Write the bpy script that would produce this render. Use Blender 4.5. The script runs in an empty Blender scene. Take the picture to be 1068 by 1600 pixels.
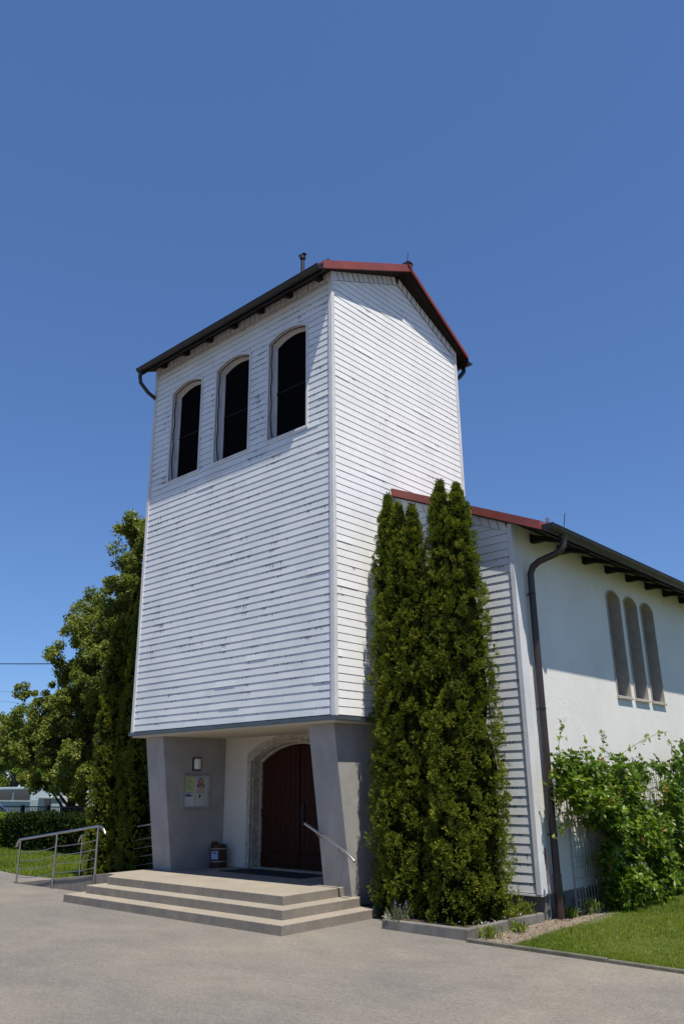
import bpy, bmesh, math, random
import numpy as np
from mathutils import Vector, Matrix
R = math.radians
rng = np.random.default_rng(7); random.seed(7)
S = bpy.context.scene
COL = S.collection

# ---------------------------------------------------------------- camera
cam = bpy.data.cameras.new('camera'); co = bpy.data.objects.new('camera', cam); COL.objects.link(co)
cam.sensor_fit = 'VERTICAL'; cam.sensor_height = 36; cam.sensor_width = 24; cam.lens = 28.17
cam.clip_end = 3000; cam.clip_start = .05
fw = Vector((-0.63182944, 0.70454526, 0.32312156)); r2 = Vector((0.74174185, 0.67058231, -0.01176416)); u2 = Vector((0.22496799, -0.23223984, 0.94628434))
co.matrix_world = Matrix(((r2.x, u2.x, -fw.x, 8.898), (r2.y, u2.y, -fw.y, -9.692), (r2.z, u2.z, -fw.z, 1.896), (0, 0, 0, 1)))
S.camera = co
# ---------------------------------------------------------------- light
SUN = Vector((.62, -.265, 1.67)).normalized()
sun = bpy.data.lights.new('sun', 'SUN'); sun.energy = 4.8; sun.angle = R(.5); sun.color = (1, .935, .82)
so = bpy.data.objects.new('sun', sun); COL.objects.link(so); so.rotation_euler = SUN.to_track_quat('Z', 'Y').to_euler()
W = bpy.data.worlds.new('World'); S.world = W; W.use_nodes = True
nt = W.node_tree; bg = nt.nodes['Background']
sky = nt.nodes.new('ShaderNodeTexSky'); sky.sky_type = 'NISHITA'; sky.sun_disc = False
sky.sun_elevation = math.asin(SUN.z); sky.sun_rotation = math.atan2(SUN.x, SUN.y)
sky.altitude = 400; sky.air_density = 1.0; sky.dust_density = 0; sky.ozone_density = 10
gm = nt.nodes.new('ShaderNodeGamma'); gm.inputs[1].default_value = .75; nt.links.new(sky.outputs[0], gm.inputs[0])
tint = nt.nodes.new('ShaderNodeMix'); tint.data_type = 'RGBA'; tint.blend_type = 'MULTIPLY'; tint.inputs[0].default_value = 1; tint.inputs[7].default_value = (.98, 1.2, 1.55, 1)
nt.links.new(gm.outputs[0], tint.inputs[6]); nt.links.new(tint.outputs[2], bg.inputs[0]); bg.inputs[1].default_value = .085
S.view_settings.view_transform = 'Standard'; S.view_settings.look = 'None'; S.view_settings.exposure = .55
S.view_settings.gamma = 1

# ---------------------------------------------------------------- materials
def mat(name, col=(.5, .5, .5), rough=.8, metal=0, spec=.3):
    m = bpy.data.materials.new(name); m.use_nodes = True
    b = m.node_tree.nodes['Principled BSDF']
    b.inputs['Base Color'].default_value = (*col, 1); b.inputs['Roughness'].default_value = rough
    b.inputs['Metallic'].default_value = metal; b.inputs['Specular IOR Level'].default_value = spec
    return m, m.node_tree, b
def node(t, kind, **k):
    n = t.nodes.new(kind)
    for a, v in k.items(): setattr(n, a, v)
    return n
def noise(t, scale, detail=4, rough=.55, vec=None, dist=0):
    n = node(t, 'ShaderNodeTexNoise'); n.inputs['Scale'].default_value = scale; n.inputs['Detail'].default_value = detail
    n.inputs['Roughness'].default_value = rough; n.inputs['Distortion'].default_value = dist
    if vec: t.links.new(vec, n.inputs['Vector'])
    return n.outputs['Fac']
def ramp(t, fac, stops):
    n = node(t, 'ShaderNodeValToRGB'); e = n.color_ramp.elements
    while len(e) < len(stops): e.new(.5)
    for i, (p, c) in enumerate(stops): e[i].position = p; e[i].color = (*c, 1) if len(c) == 3 else c
    t.links.new(fac, n.inputs[0]); return n.outputs[0]
def mix(t, fac, a, b, blend='MIX'):
    n = node(t, 'ShaderNodeMix', data_type='RGBA', blend_type=blend)
    for s, v in ((n.inputs[0], fac), (n.inputs[6], a), (n.inputs[7], b)):
        if isinstance(v, (int, float)): s.default_value = v
        elif isinstance(v, tuple): s.default_value = (*v, 1)
        else: t.links.new(v, s)
    return n.outputs[2]
def mth(t, op, a, b=0, c=0):
    n = node(t, 'ShaderNodeMath', operation=op)
    for s, v in zip(n.inputs, (a, b, c)):
        if isinstance(v, (int, float)): s.default_value = v
        else: t.links.new(v, s)
    return n.outputs[0]
def bump(t, b, h, dist=.01, strength=1):
    n = node(t, 'ShaderNodeBump'); n.inputs['Distance'].default_value = dist; n.inputs['Strength'].default_value = strength
    t.links.new(h, n.inputs['Height']); t.links.new(n.outputs[0], b.inputs['Normal'])
def obj_co(t): return node(t, 'ShaderNodeTexCoord').outputs['Object']
def geo_co(t): return node(t, 'ShaderNodeNewGeometry').outputs['Position']
def mapping(t, vec, scale):
    n = node(t, 'ShaderNodeMapping'); n.inputs['Scale'].default_value = scale; t.links.new(vec, n.inputs['Vector']); return n.outputs[0]
def mottled(name, c1, c2, scale=3, fine=60, bd=.003, rough=.85, metal=0, spec=.25, mid=(.35, .65)):
    m, t, b = mat(name, c1, rough, metal, spec); v = geo_co(t)
    c = ramp(t, noise(t, scale, 5, .6, v), [(mid[0], c1), (mid[1], c2)])
    f = noise(t, fine, 3, .6, v)
    c = mix(t, .35, c, ramp(t, f, [(.3, (.55, .55, .55)), (.7, (1, 1, 1))]), 'MULTIPLY')
    t.links.new(c, b.inputs['Base Color']); bump(t, b, f, bd); return m

def shingle_mat(name, base, stain_shadow, warm):
    m, t, b = mat(name, base, .62, 0, .35)
    uv = node(t, 'ShaderNodeUVMap').outputs[0]; sp = node(t, 'ShaderNodeSeparateXYZ'); t.links.new(uv, sp.inputs[0])
    at = node(t, 'ShaderNodeAttribute', attribute_name='rnd').outputs['Fac']
    v = geo_co(t)
    c = ramp(t, at, [(0, tuple(x * .955 for x in base)), (.5, base), (1, tuple(min(x * 1.025, .9) for x in warm))])
    grime = noise(t, 1.1, 6, .65, mapping(t, v, (1, 1, .35)))
    c = mix(t, ramp(t, grime, [(.45, (0, 0, 0)), (.75, (.45, .45, .45))]), c, tuple(x * y for x, y in zip(base, (.74, .73, .70))))
    # ragged drips below the course above, in patches: stain mixed with painted lip shadow
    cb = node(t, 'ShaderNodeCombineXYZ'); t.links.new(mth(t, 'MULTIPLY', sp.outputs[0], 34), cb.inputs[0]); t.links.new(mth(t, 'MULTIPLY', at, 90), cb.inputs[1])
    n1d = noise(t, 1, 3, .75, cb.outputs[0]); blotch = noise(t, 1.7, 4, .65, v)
    L = mth(t, 'MULTIPLY', mth(t, 'SUBTRACT', mth(t, 'ADD', n1d, mth(t, 'MULTIPLY', blotch, 1.35)), 1.40 - stain_shadow * .40), 2.6)
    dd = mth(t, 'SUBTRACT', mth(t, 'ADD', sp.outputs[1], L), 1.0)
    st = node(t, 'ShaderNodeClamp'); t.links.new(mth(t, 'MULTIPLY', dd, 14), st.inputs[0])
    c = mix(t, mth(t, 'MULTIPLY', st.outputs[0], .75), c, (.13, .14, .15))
    t.links.new(c, b.inputs['Base Color'])
    bump(t, b, noise(t, 14, 5, .6, v), .004, .5); return m
M = {}
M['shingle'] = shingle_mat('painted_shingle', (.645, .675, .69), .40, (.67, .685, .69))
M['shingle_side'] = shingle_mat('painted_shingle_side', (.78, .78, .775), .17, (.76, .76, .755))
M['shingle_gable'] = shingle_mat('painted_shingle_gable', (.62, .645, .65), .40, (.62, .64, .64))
M['edge'] = mottled('shingle_gap_shadow', (.13, .135, .14), (.07, .073, .078), 9, 60, .0)  # dark colour on shingle edges paints the gap shadow under each course
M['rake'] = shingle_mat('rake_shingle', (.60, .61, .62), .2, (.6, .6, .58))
M['trim'] = mottled('white_painted_trim', (.66, .665, .68), (.56, .57, .58), 2, 50, .001)
M['core'] = mottled('backing_board', (.06, .062, .066), (.035, .036, .04), 3)
m, t, b = mat('red_roof_metal', (.32, .07, .05), .42, 0, .5); M['red'] = m
v = geo_co(t); t.links.new(ramp(t, noise(t, 1.6, 5, .6, v), [(.3, (.26, .062, .043)), (.7, (.185, .044, .034))]), b.inputs['Base Color'])
M['dark'] = mottled('dark_brown_sheet_metal', (.012, .010, .010), (.02, .017, .016), 2, 80, .001, .45, .0, .5)
M['timber'] = mottled('dark_stained_timber', (.014, .010, .008), (.009, .007, .006), 4, 40, .002, .8)
M['pipe'] = mottled('brown_downpipe', (.040, .024, .020), (.028, .018, .015), 3, 60, .0005, .4, .0, .5)
M['flash'] = mottled('blue_grey_flashing', (.10, .125, .15), (.075, .095, .115), 3, 60, .0005, .45, .3, .5)
M['screen'] = mat('black_louvre', (.006, .006, .007), 1, 0, .0)[0]
M['screen_bar'] = mat('screen_bar', (.013, .013, .015), .9, 0, .1)[0]
M['cable'] = mat('black_cable', (.01, .01, .01), .6)[0]
# stucco
m, t, b = mat('white_stucco', (.75, .74, .70), .9, 0, .2); M['stucco'] = m; v = geo_co(t)
n1 = noise(t, .8, 6, .65, v); c = ramp(t, n1, [(.3, (.66, .65, .615)), (.7, (.73, .72, .69))])
c = mix(t, ramp(t, noise(t, 2.2, 5, .7, mapping(t, v, (1, 1, .3))), [(.5, (0, 0, 0)), (.8, (.3, .3, .3))]), c, (.5, .49, .45))
t.links.new(c, b.inputs['Base Color']); bump(t, b, noise(t, 55, 5, .7, v), .012, .8)
M['reveal'] = mottled('rough_stone_reveal', (.46, .42, .365), (.36, .33, .29), 5, 45, .003, .9)
M['window_trim'] = mottled('window_trim', (.45, .41, .35), (.36, .33, .29), 4, 60, .001)
M['porch_white'] = mottled('porch_white_plaster', (.66, .63, .55), (.60, .57, .50), 1.5, 70, .002)
M['plaster'] = mottled('grey_plaster', (.36, .345, .33), (.30, .29, .28), 1.6, 110, .004, .9)
m, t, b = mat('grey_plaster', (.36, .345, .33), .9, 0, .2); M['plaster'] = m; v = geo_co(t)
c = ramp(t, noise(t, 1.3, 6, .7, v, .6), [(.35, (.285, .275, .262)), (.52, (.335, .322, .308)), (.7, (.385, .37, .352))])
sz = node(t, 'ShaderNodeSeparateXYZ'); t.links.new(v, sz.inputs[0])
splash = mth(t, 'SUBTRACT', mth(t, 'MULTIPLY', noise(t, 5, 5, .7, v), .9), mth(t, 'SUBTRACT', sz.outputs[2], .25)); cl = node(t, 'ShaderNodeClamp'); t.links.new(splash, cl.inputs[0])
c = mix(t, mth(t, 'MULTIPLY', cl.outputs[0], .6), c, (.20, .18, .155))
scr = noise(t, 6, 6, .8, mapping(t, v, (1, 1, .25)), 1.2); c = mix(t, ramp(t, scr, [(.62, (0, 0, 0)), (.72, (.35, .35, .35))]), c, (.46, .45, .44))
f = noise(t, 110, 3, .6, v); c = mix(t, .3, c, ramp(t, f, [(.3, (.6, .6, .6)), (.7, (1, 1, 1))]), 'MULTIPLY'); t.links.new(c, b.inputs['Base Color']); bump(t, b, f, .004)
M['plaster_dark'] = mottled('dark_grey_plaster', (.10, .10, .105), (.08, .08, .086), 1.6, 110, .004, .9)
M['plinth'] = mottled('grey_plinth', (.23, .23, .225), (.17, .17, .165), 2.5, 90, .005, .9)
M['soffit'] = mottled('cream_soffit', (.60, .55, .44), (.54, .49, .40), 1, 40, .001)
# terrazzo steps
m, t, b = mat('washed_concrete', (.4, .35, .29), .85, 0, .3); M['step'] = m; v = geo_co(t)
c = ramp(t, noise(t, 1.7, 5, .6, v), [(.3, (.245, .215, .175)), (.7, (.30, .262, .212))])
vor = node(t, 'ShaderNodeTexVoronoi'); vor.inputs['Scale'].default_value = 75; t.links.new(v, vor.inputs['Vector'])
c = mix(t, .4, c, ramp(t, mth(t, 'MULTIPLY', vor.outputs['Color'], 1), [(.15, (.45, .45, .45)), (.6, (1, 1, 1))]), 'MULTIPLY')
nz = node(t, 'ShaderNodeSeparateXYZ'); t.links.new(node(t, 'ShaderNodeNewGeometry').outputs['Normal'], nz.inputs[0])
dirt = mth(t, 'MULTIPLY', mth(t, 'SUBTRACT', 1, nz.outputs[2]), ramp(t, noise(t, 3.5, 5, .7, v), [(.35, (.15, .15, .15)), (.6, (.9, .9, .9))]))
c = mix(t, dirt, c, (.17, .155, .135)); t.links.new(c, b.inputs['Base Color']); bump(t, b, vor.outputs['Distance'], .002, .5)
# carved conglomerate stone
m, t, b = mat('conglomerate_stone', (.3, .26, .2), .85, 0, .3); M['stone'] = m; v = geo_co(t)
vor = node(t, 'ShaderNodeTexVoronoi'); vor.inputs['Scale'].default_value = 38; t.links.new(v, vor.inputs['Vector'])
c = ramp(t, noise(t, 9, 6, .7, v), [(.3, (.33, .30, .25)), (.7, (.55, .51, .43))])
c = mix(t, .55, c, ramp(t, vor.outputs['Color'], [(.1, (.3, .28, .26)), (.7, (1, 1, .98))]), 'MULTIPLY')
t.links.new(c, b.inputs['Base Color']); bump(t, b, noise(t, 60, 4, .7, v), .006)
# door wood
m, t, b = mat('dark_red_wood', (.06, .013, .006), .6, 0, .15); M['door'] = m; v = geo_co(t)
g = noise(t, 12, 5, .6, mapping(t, v, (6, 6, .5)))
c = ramp(t, g, [(.3, (.016, .0036, .0016)), (.7, (.046, .0095, .004))]); t.links.new(c, b.inputs['Base Color']); bump(t, b, g, .002)
# asphalt
m, t, b = mat('worn_asphalt', (.2, .19, .17), .92, 0, .25); M['asphalt'] = m; v = geo_co(t)
n1 = noise(t, .32, 5, .6, v, .4); n2 = noise(t, 1.6, 6, .7, mapping(t, v, (1, 1.6, 1)))
c = ramp(t, n1, [(.34, (.172, .162, .150)), (.5, (.205, .188, .166)), (.68, (.245, .220, .185))])
c = mix(t, .5, c, ramp(t, n2, [(.36, (.74, .74, .74)), (.64, (1.06, 1.06, 1.06))]), 'MULTIPLY')
n3 = noise(t, 48, 5, .9, v); n5 = noise(t, 17, 4, .8, v)
c = mix(t, .85, c, ramp(t, n3, [(.36, (.46, .455, .45)), (.5, (.90, .90, .90)), (.62, (1.22, 1.2, 1.18))]), 'MULTIPLY')
c = mix(t, .6, c, ramp(t, n5, [(.38, (.66, .66, .66)), (.6, (1.05, 1.05, 1.05))]), 'MULTIPLY')
vor = node(t, 'ShaderNodeTexVoronoi'); vor.inputs['Scale'].default_value = 60; t.links.new(v, vor.inputs['Vector'])
sp = ramp(t, vor.outputs['Color'], [(.0, (0, 0, 0)), (.93, (0, 0, 0)), (.96, (.3, .3, .3))])
c = mix(t, sp, c, (.46, .43, .38)); t.links.new(c, b.inputs['Base Color'])
bump(t, b, mth(t, 'ADD', n3, mth(t, 'MULTIPLY', n5, .5)), .006, .9)
M['kerb'] = mottled('weathered_kerb_concrete', (.19, .18, .165), (.115, .11, .10), 3.5, 70, .005, .95)
M['kerb_moss'] = mottled('mossy_edging', (.14, .13, .11), (.08, .085, .055), 5, 60, .006, .95)
M['gravel'] = mottled('pale_gravel', (.29, .245, .195), (.17, .14, .11), 14, 45, .02, .95)
M['soil'] = mottled('dry_soil', (.10, .075, .055), (.06, .047, .035), 8, 50, .02, .95)
M['lawn'] = mottled('lawn_soil', (.06, .085, .012), (.10, .125, .02), 2.5, 40, .02, .95)
M['steel'] = mottled('brushed_steel', (.50, .48, .47), (.42, .41, .40), 6, 60, .0003, .28, 1, .5)
M['rust'] = mottled('rusty_bracket', (.22, .13, .08), (.3, .26, .22), 20, 60, .001, .6, .4)
M['glass'] = mat('dark_glass', (.02, .025, .03), .08, 0, .6)[0]
M['lampglass'] = mat('frosted_lamp_glass', (.62, .62, .58), .3, 0, .5)[0]
M['board'] = mat('notice_backing', (.42, .45, .42), .6)[0]
M['alu'] = mat('aluminium_frame', (.40, .40, .39), .4, .6)[0]
M['kraft'] = mottled('brown_wrapping', (.085, .04, .02), (.06, .028, .015), 8, 60, .002, .7)
M['rubber'] = mottled('dark_doormat', (.03, .034, .042), (.022, .025, .03), 20, 120, .004, .95)
M['wire'] = mat('galvanised_wire', (.28, .28, .27), .5, .5)[0]
M['bark'] = mottled('grey_bark', (.11, .085, .065), (.06, .047, .037), 6, 30, .02, .95)
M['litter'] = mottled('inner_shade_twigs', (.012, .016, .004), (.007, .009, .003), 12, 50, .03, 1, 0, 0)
M['stem'] = mottled('reddish_stem', (.16, .06, .035), (.09, .06, .035), 14, 50, .002, .7)
M['carblue'] = mat('blue_car_paint', (.08, .15, .27), .25, .3, .5)[0]
M['vanpaint'] = mottled('pale_blue_van_paint', (.30, .38, .42), (.27, .34, .38), .8, 30, .0, .4)
M['vanwhite'] = mat('pale_van_trim', (.55, .58, .6), .4)[0]
M['iron'] = mat('dark_iron', (.02, .021, .023), .5)[0]
M['brick'] = mottled('red_brown_wall', (.20, .11, .09), (.14, .08, .065), 2, 30, .004, .9)
M['tyre'] = mat('tyre_rubber', (.02, .02, .02), .8)[0]
def col(name, c, rough=.7): 
    if name not in M: M[name] = mat(name, c, rough)[0]
    return M[name]

def leaf_mat(name, stops, trans=.35, rough=.5, spec=.35):
    m, t, b = mat(name, stops[0][1], rough, 0, spec)
    at = node(t, 'ShaderNodeAttribute', attribute_name='rnd').outputs['Fac']
    c = ramp(t, at, stops); t.links.new(c, b.inputs['Base Color'])
    tr = node(t, 'ShaderNodeBsdfTranslucent'); t.links.new(mix(t, 1, c, (1.0, 1.05, .45), 'MULTIPLY'), tr.inputs['Color'])
    ms = node(t, 'ShaderNodeMixShader'); ms.inputs[0].default_value = trans
    t.links.new(b.outputs[0], ms.inputs[1]); t.links.new(tr.outputs[0], ms.inputs[2])
    t.links.new(ms.outputs[0], t.nodes['Material Output'].inputs['Surface']); return m
M['thuja'] = leaf_mat('thuja_foliage', [(0, (.026, .046, .006)), (.35, (.075, .112, .011)), (.75, (.185, .215, .02)), (.93, (.29, .26, .03)), (1, (.30, .14, .04))], .20, .6, .15)
M['linden'] = leaf_mat('linden_leaves', [(0, (.075, .105, .014)), (.5, (.16, .20, .03)), (.85, (.28, .30, .06)), (1, (.38, .38, .12))], .42)
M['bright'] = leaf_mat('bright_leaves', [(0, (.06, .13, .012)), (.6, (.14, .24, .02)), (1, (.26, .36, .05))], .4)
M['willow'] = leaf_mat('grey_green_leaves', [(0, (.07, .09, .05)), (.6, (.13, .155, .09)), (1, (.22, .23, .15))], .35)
M['hedge'] = leaf_mat('shaded_hedge_leaves', [(0, (.007, .013, .004)), (.6, (.015, .028, .006)), (1, (.04, .065, .012))], .12, .9, .08)  # leaf colours darkened to paint the shade on the hedge
M['vine'] = leaf_mat('creeper_leaves', [(0, (.035, .08, .008)), (.4, (.09, .165, .012)), (.8, (.21, .28, .022)), (.96, (.38, .40, .035)), (1, (.32, .13, .04))], .42, .42, .4)
M['grass'] = leaf_mat('grass_blades', [(0, (.07, .11, .010)), (.5, (.14, .20, .015)), (.85, (.21, .26, .022)), (.97, (.30, .27, .08)), (1, (.6, .6, .55))], .4)
M['lilac'] = leaf_mat('lilac_petals', [(0, (.12, .09, .26)), (1, (.25, .2, .42))], .3)
M['white_petal'] = leaf_mat('white_petals', [(0, (.5, .5, .42)), (1, (.7, .68, .6))], .3)

# ---------------------------------------------------------------- helpers
def tag(o, label=None, cat=None, group=None, kind=None):
    if label: o['label'] = label
    if cat: o['category'] = cat
    if group: o['group'] = group
    if kind: o['kind'] = kind
    return o
def thing(name, loc, label, cat, group=None):
    o = bpy.data.objects.new(name, None); COL.objects.link(o); o.location = loc; o.empty_display_size = .2
    return tag(o, label, cat, group)
class MB:
    def __init__(s, org=(0, 0, 0)): s.v = []; s.f = []; s.m = []; s.mats = []; s.org = Vector(org); s.sm = []
    def mi(s, m):
        if m not in s.mats: s.mats.append(m)
        return s.mats.index(m)
    def add(s, vs, fs, m, smooth=False):
        k = len(s.v); s.v += [tuple(Vector(p) - s.org) for p in vs]; i = s.mi(m)
        for f in fs: s.f.append([k + a for a in f]); s.m.append(i); s.sm.append(smooth)
        return s
    def box(s, a, b, m):
        (x0, y0, z0), (x1, y1, z1) = [min(p, q) for p, q in zip(a, b)], [max(p, q) for p, q in zip(a, b)]
        V = [(x, y, z) for z in (z0, z1) for x, y in ((x0, y0), (x1, y0), (x1, y1), (x0, y1))]
        return s.add(V, [(3, 2, 1, 0), (4, 5, 6, 7), (0, 1, 5, 4), (1, 2, 6, 5), (2, 3, 7, 6), (3, 0, 4, 7)], m)
    def hexa(s, V, m): # 4 bottom (ccw) 4 top
        return s.add(V, [(3, 2, 1, 0), (4, 5, 6, 7), (0, 1, 5, 4), (1, 2, 6, 5), (2, 3, 7, 6), (3, 0, 4, 7)], m)
    def prism(s, poly, vec, m, smooth=False):
        n = len(poly); vec = Vector(vec); V = [Vector(p) for p in poly] + [Vector(p) + vec for p in poly]
        return s.add(V, [tuple(range(n))[::-1], tuple(range(n, 2 * n))] + [(i, (i + 1) % n, n + (i + 1) % n, n + i) for i in range(n)], m, smooth)
    def tube(s, pts, r, m, n=10, cap=True):
        pts = [Vector(p) for p in pts]; rs = r if isinstance(r, (list, tuple)) else [r] * len(pts)
        up = None; rings = []
        for i, p in enumerate(pts):
            d = (pts[min(i + 1, len(pts) - 1)] - pts[max(i - 1, 0)]).normalized()
            if up is None: up = Vector((0, 0, 1)) if abs(d.z) < .9 else Vector((1, 0, 0))
            a = (up - d * up.dot(d)).normalized(); up = a; b_ = d.cross(a)
            rings.append([p + (a * math.cos(2 * math.pi * k / n) + b_ * math.sin(2 * math.pi * k / n)) * rs[i] for k in range(n)])
        V = [q for r_ in rings for q in r_]; F = []
        for i in range(len(pts) - 1):
            for k in range(n): F.append((i * n + k, i * n + (k + 1) % n, (i + 1) * n + (k + 1) % n, (i + 1) * n + k))
        s.add(V, F, m, True)
        if cap: s.add(rings[0], [tuple(range(n))[::-1]], m); s.add(rings[-1], [tuple(range(n))], m)
        return s
    def build(s, name, parent=None, bevel=0, loc=None):
        me = bpy.data.meshes.new(name); me.from_pydata(s.v, [], s.f)
        for m in s.mats: me.materials.append(m)
        me.polygons.foreach_set('material_index', s.m); me.polygons.foreach_set('use_smooth', s.sm); me.update()
        o = bpy.data.objects.new(name, me); COL.objects.link(o)
        if parent: o.parent = parent
        else: o.location = s.org
        if bevel:
            bv = o.modifiers.new('bevel', 'BEVEL'); bv.width = bevel; bv.segments = 2; bv.limit_method = 'ANGLE'; bv.angle_limit = R(40)
        return o
def loc(o):  # world location of a thing, for builders under it
    return Vector(o.location)

# ---- walls with arched openings: (u, z, d) -> world through map fn
def arch_top(op):
    ua, ub, zb, zs, rise = op; w = (ub - ua) / 2; uc = (ua + ub) / 2; Rr = (w * w + rise * rise) / (2 * rise)
    return lambda u: zs + math.sqrt(max(Rr * Rr - (u - uc) ** 2, 0)) - (Rr - rise)
def wall_holes(mb, F, u0, u1, zlo, ztop, ops, depth, m, m_jamb=None, n=14):
    def quad(a, b, za0, za1, zb0, zb1):
        mb.add([F(a, za0, 0), F(b, zb0, 0), F(b, zb1, 0), F(a, za1, 0)], [(0, 1, 2, 3)], m)
    ops = sorted(ops); u = u0
    for op in ops:
        ua, ub, zb, zs, rise = op; at = arch_top(op)
        quad(u, ua, zlo, ztop(u), zlo, ztop(ua))
        quad(ua, ub, zlo, zb, zlo, zb)
        us = [ua + (ub - ua) * i / n for i in range(n + 1)]
        for a, b in zip(us, us[1:]): quad(a, b, at(a), ztop(a), at(b), ztop(b))
        path = [(ua, zb), (ua, zs)] + [(a, at(a)) for a in us] + [(ub, zs), (ub, zb)]
        path = [p for i, p in enumerate(path) if i == 0 or (abs(p[0] - path[i - 1][0]) + abs(p[1] - path[i - 1][1])) > 1e-5] + [(ua, zb)]
        for (a, za), (b, zb_) in zip(path, path[1:]):
            mb.add([F(a, za, 0), F(b, zb_, 0), F(b, zb_, -depth), F(a, za, -depth)], [(0, 1, 2, 3)], m_jamb or m)
        u = ub
    quad(u, u1, zlo, ztop(u), zlo, ztop(u1))
def arch_frame(mb, F, op, w, d0, d1, m, n=14, sill=True):
    """raised frame round an opening: w outward width, from depth d0 to d1"""
    ua, ub, zb, zs, rise = op; at = arch_top(op)
    us = [ua + (ub - ua) * i / n for i in range(n + 1)]
    inn = [(ua, zb)] + [(a, at(a)) for a in us] + [(ub, zb)]
    uc = (ua + ub) / 2; k = (ub - ua + 2 * w) / (ub - ua)
    out = [(ua - w, zb - (w if sill else 0))] + [(uc + (a - uc) * k, at(a) + w) for a in us] + [(ub + w, zb - (w if sill else 0))]
    if sill: inn.append((ua, zb)); out.append(out[0])
    for (a, b, c, e) in zip(inn, inn[1:], out, out[1:]):
        V = [F(*a, d0), F(*b, d0), F(*e, d0), F(*c, d0), F(*a, d1), F(*b, d1), F(*e, d1), F(*c, d1)]
        mb.hexa(V, m)
def arch_panel(mb, F, op, d, m, n=14, thick=.03):
    ua, ub, zb, zs, rise = op; at = arch_top(op)
    us = [ua + (ub - ua) * i / n for i in range(n + 1)]
    poly = [(ub, zb)] + [(a, at(a)) for a in us[::-1]] + [(ua, zb)]
    P = [Vector(F(a, z, d)) for a, z in poly]; mb.prism(P, Vector(F(0, 0, d - thick)) - Vector(F(0, 0, d)), m)

# ---- shingle cladding as real lapped boards
def clip(poly, a, b, c):  # keep a*u+b*z<=c
    out = []
    for i in range(len(poly)):
        p, q = poly[i], poly[(i + 1) % len(poly)]; dp = a * p[0] + b * p[1] - c; dq = a * q[0] + b * q[1] - c
        if dp <= 0: out.append(p)
        if (dp < 0 < dq) or (dq < 0 < dp):
            s = dp / (dp - dq); out.append((p[0] + (q[0] - p[0]) * s, p[1] + (q[1] - p[1]) * s))
    return out
def shingles(name, F, u0, u1, z0, z1, h, w, lip, m, parent, half=(), ops=(), seed=1, gap=.0028, raked=None, slot=.0035):
    rr = random.Random(seed); V = []; Fc = []; UV = []; RN = []; MI = []
    rows = int(math.ceil((z1 - z0) / h)); tops = [arch_top(o) for o in ops]
    def emit(poly, za, zb_, L, tw, rnd):
        n = len(poly); k = len(V)
        def dep(u, z):
            q = (z - za) / (zb_ - za); return .003 + (L + tw * (u - u0) * 0) * (1 - q)
        for p in poly: V.append(F(p[0], p[1], dep(*p)))
        for p in poly: V.append(F(p[0], p[1], -.008))
        uvp = [(p[0], (p[1] - za) / (zb_ - za)) for p in poly]
        Fc.append(list(range(k, k + n))); UV.extend(uvp); RN.append(rnd); MI.append(0)
        for i in range(n):
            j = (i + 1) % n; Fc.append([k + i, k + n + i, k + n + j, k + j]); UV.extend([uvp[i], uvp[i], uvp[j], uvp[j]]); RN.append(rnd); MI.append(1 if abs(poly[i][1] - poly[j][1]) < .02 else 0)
    for r in range(rows):
        za = z0 + r * h + rr.uniform(-.0015, .0015); zb_ = z0 + (r + 1) * h - slot
        off = (0, .5, .25, .75)[r % 4] * w if not raked else 0
        u = u0 - off
        while u < u1:
            a = max(u + gap / 2, u0); b = min(u + w - gap / 2, u1); u += w
            if b - a < .02: continue
            L = lip * rr.uniform(.92, 1.1) * (1.7 if rr.random() < .03 else 1); rnd = rr.random(); tw = 0
            dz = rr.uniform(-.002, .002)
            polys = [[(a, za + dz), (b, za + dz), (b, zb_), (a, zb_)]]
            for op, at in zip(ops, tops):
                ua, ub, zb0, zs, rise = op
                new = []
                for P in polys:
                    pu = [p[0] for p in P]; pz = [p[1] for p in P]
                    if max(pu) <= ua or min(pu) >= ub or max(pz) <= zb0 or min(pz) >= zs + rise: new.append(P); continue
                    l = clip(P, 1, 0, ua); rt = clip(P, -1, 0, -ub); mid = clip(clip(P, -1, 0, -ua), 1, 0, ub)
                    if len(l) > 2: new.append(l)
                    if len(rt) > 2: new.append(rt)
                    low = clip(mid, 0, 1, zb0)
                    if len(low) > 2: new.append(low)
                    if max(pz) > zs:
                        a0 = max(min(pu), ua); b0 = min(max(pu), ub); nn = max(1, int((b0 - a0) / .06))
                        for i in range(nn):
                            s0 = a0 + (b0 - a0) * i / nn; s1 = a0 + (b0 - a0) * (i + 1) / nn
                            seg = clip(clip(mid, -1, 0, -s0), 1, 0, s1)
                            t0, t1 = at(s0), at(s1); sl = (t1 - t0) / (s1 - s0)
                            seg = clip(seg, sl, -1, sl * s0 - t0)
                            if len(seg) > 2: new.append(seg)
                polys = new
            for P in polys:
                for (A, B, C_) in half: P = clip(P, A, B, C_) if len(P) > 2 else []
                if len(P) > 2: emit(P, za, zb_, L, tw, rnd)
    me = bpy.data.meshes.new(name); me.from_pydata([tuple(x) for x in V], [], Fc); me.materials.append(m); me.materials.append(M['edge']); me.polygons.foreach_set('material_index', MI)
    uv = me.uv_layers.new(name='UVMap'); uv.data.foreach_set('uv', np.array(UV, np.float32).ravel())
    at = me.attributes.new('rnd', 'FLOAT', 'FACE'); at.data.foreach_set('value', np.array(RN, np.float32)); me.update()
    o = bpy.data.objects.new(name, me); COL.objects.link(o); o.parent = parent; return o

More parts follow.
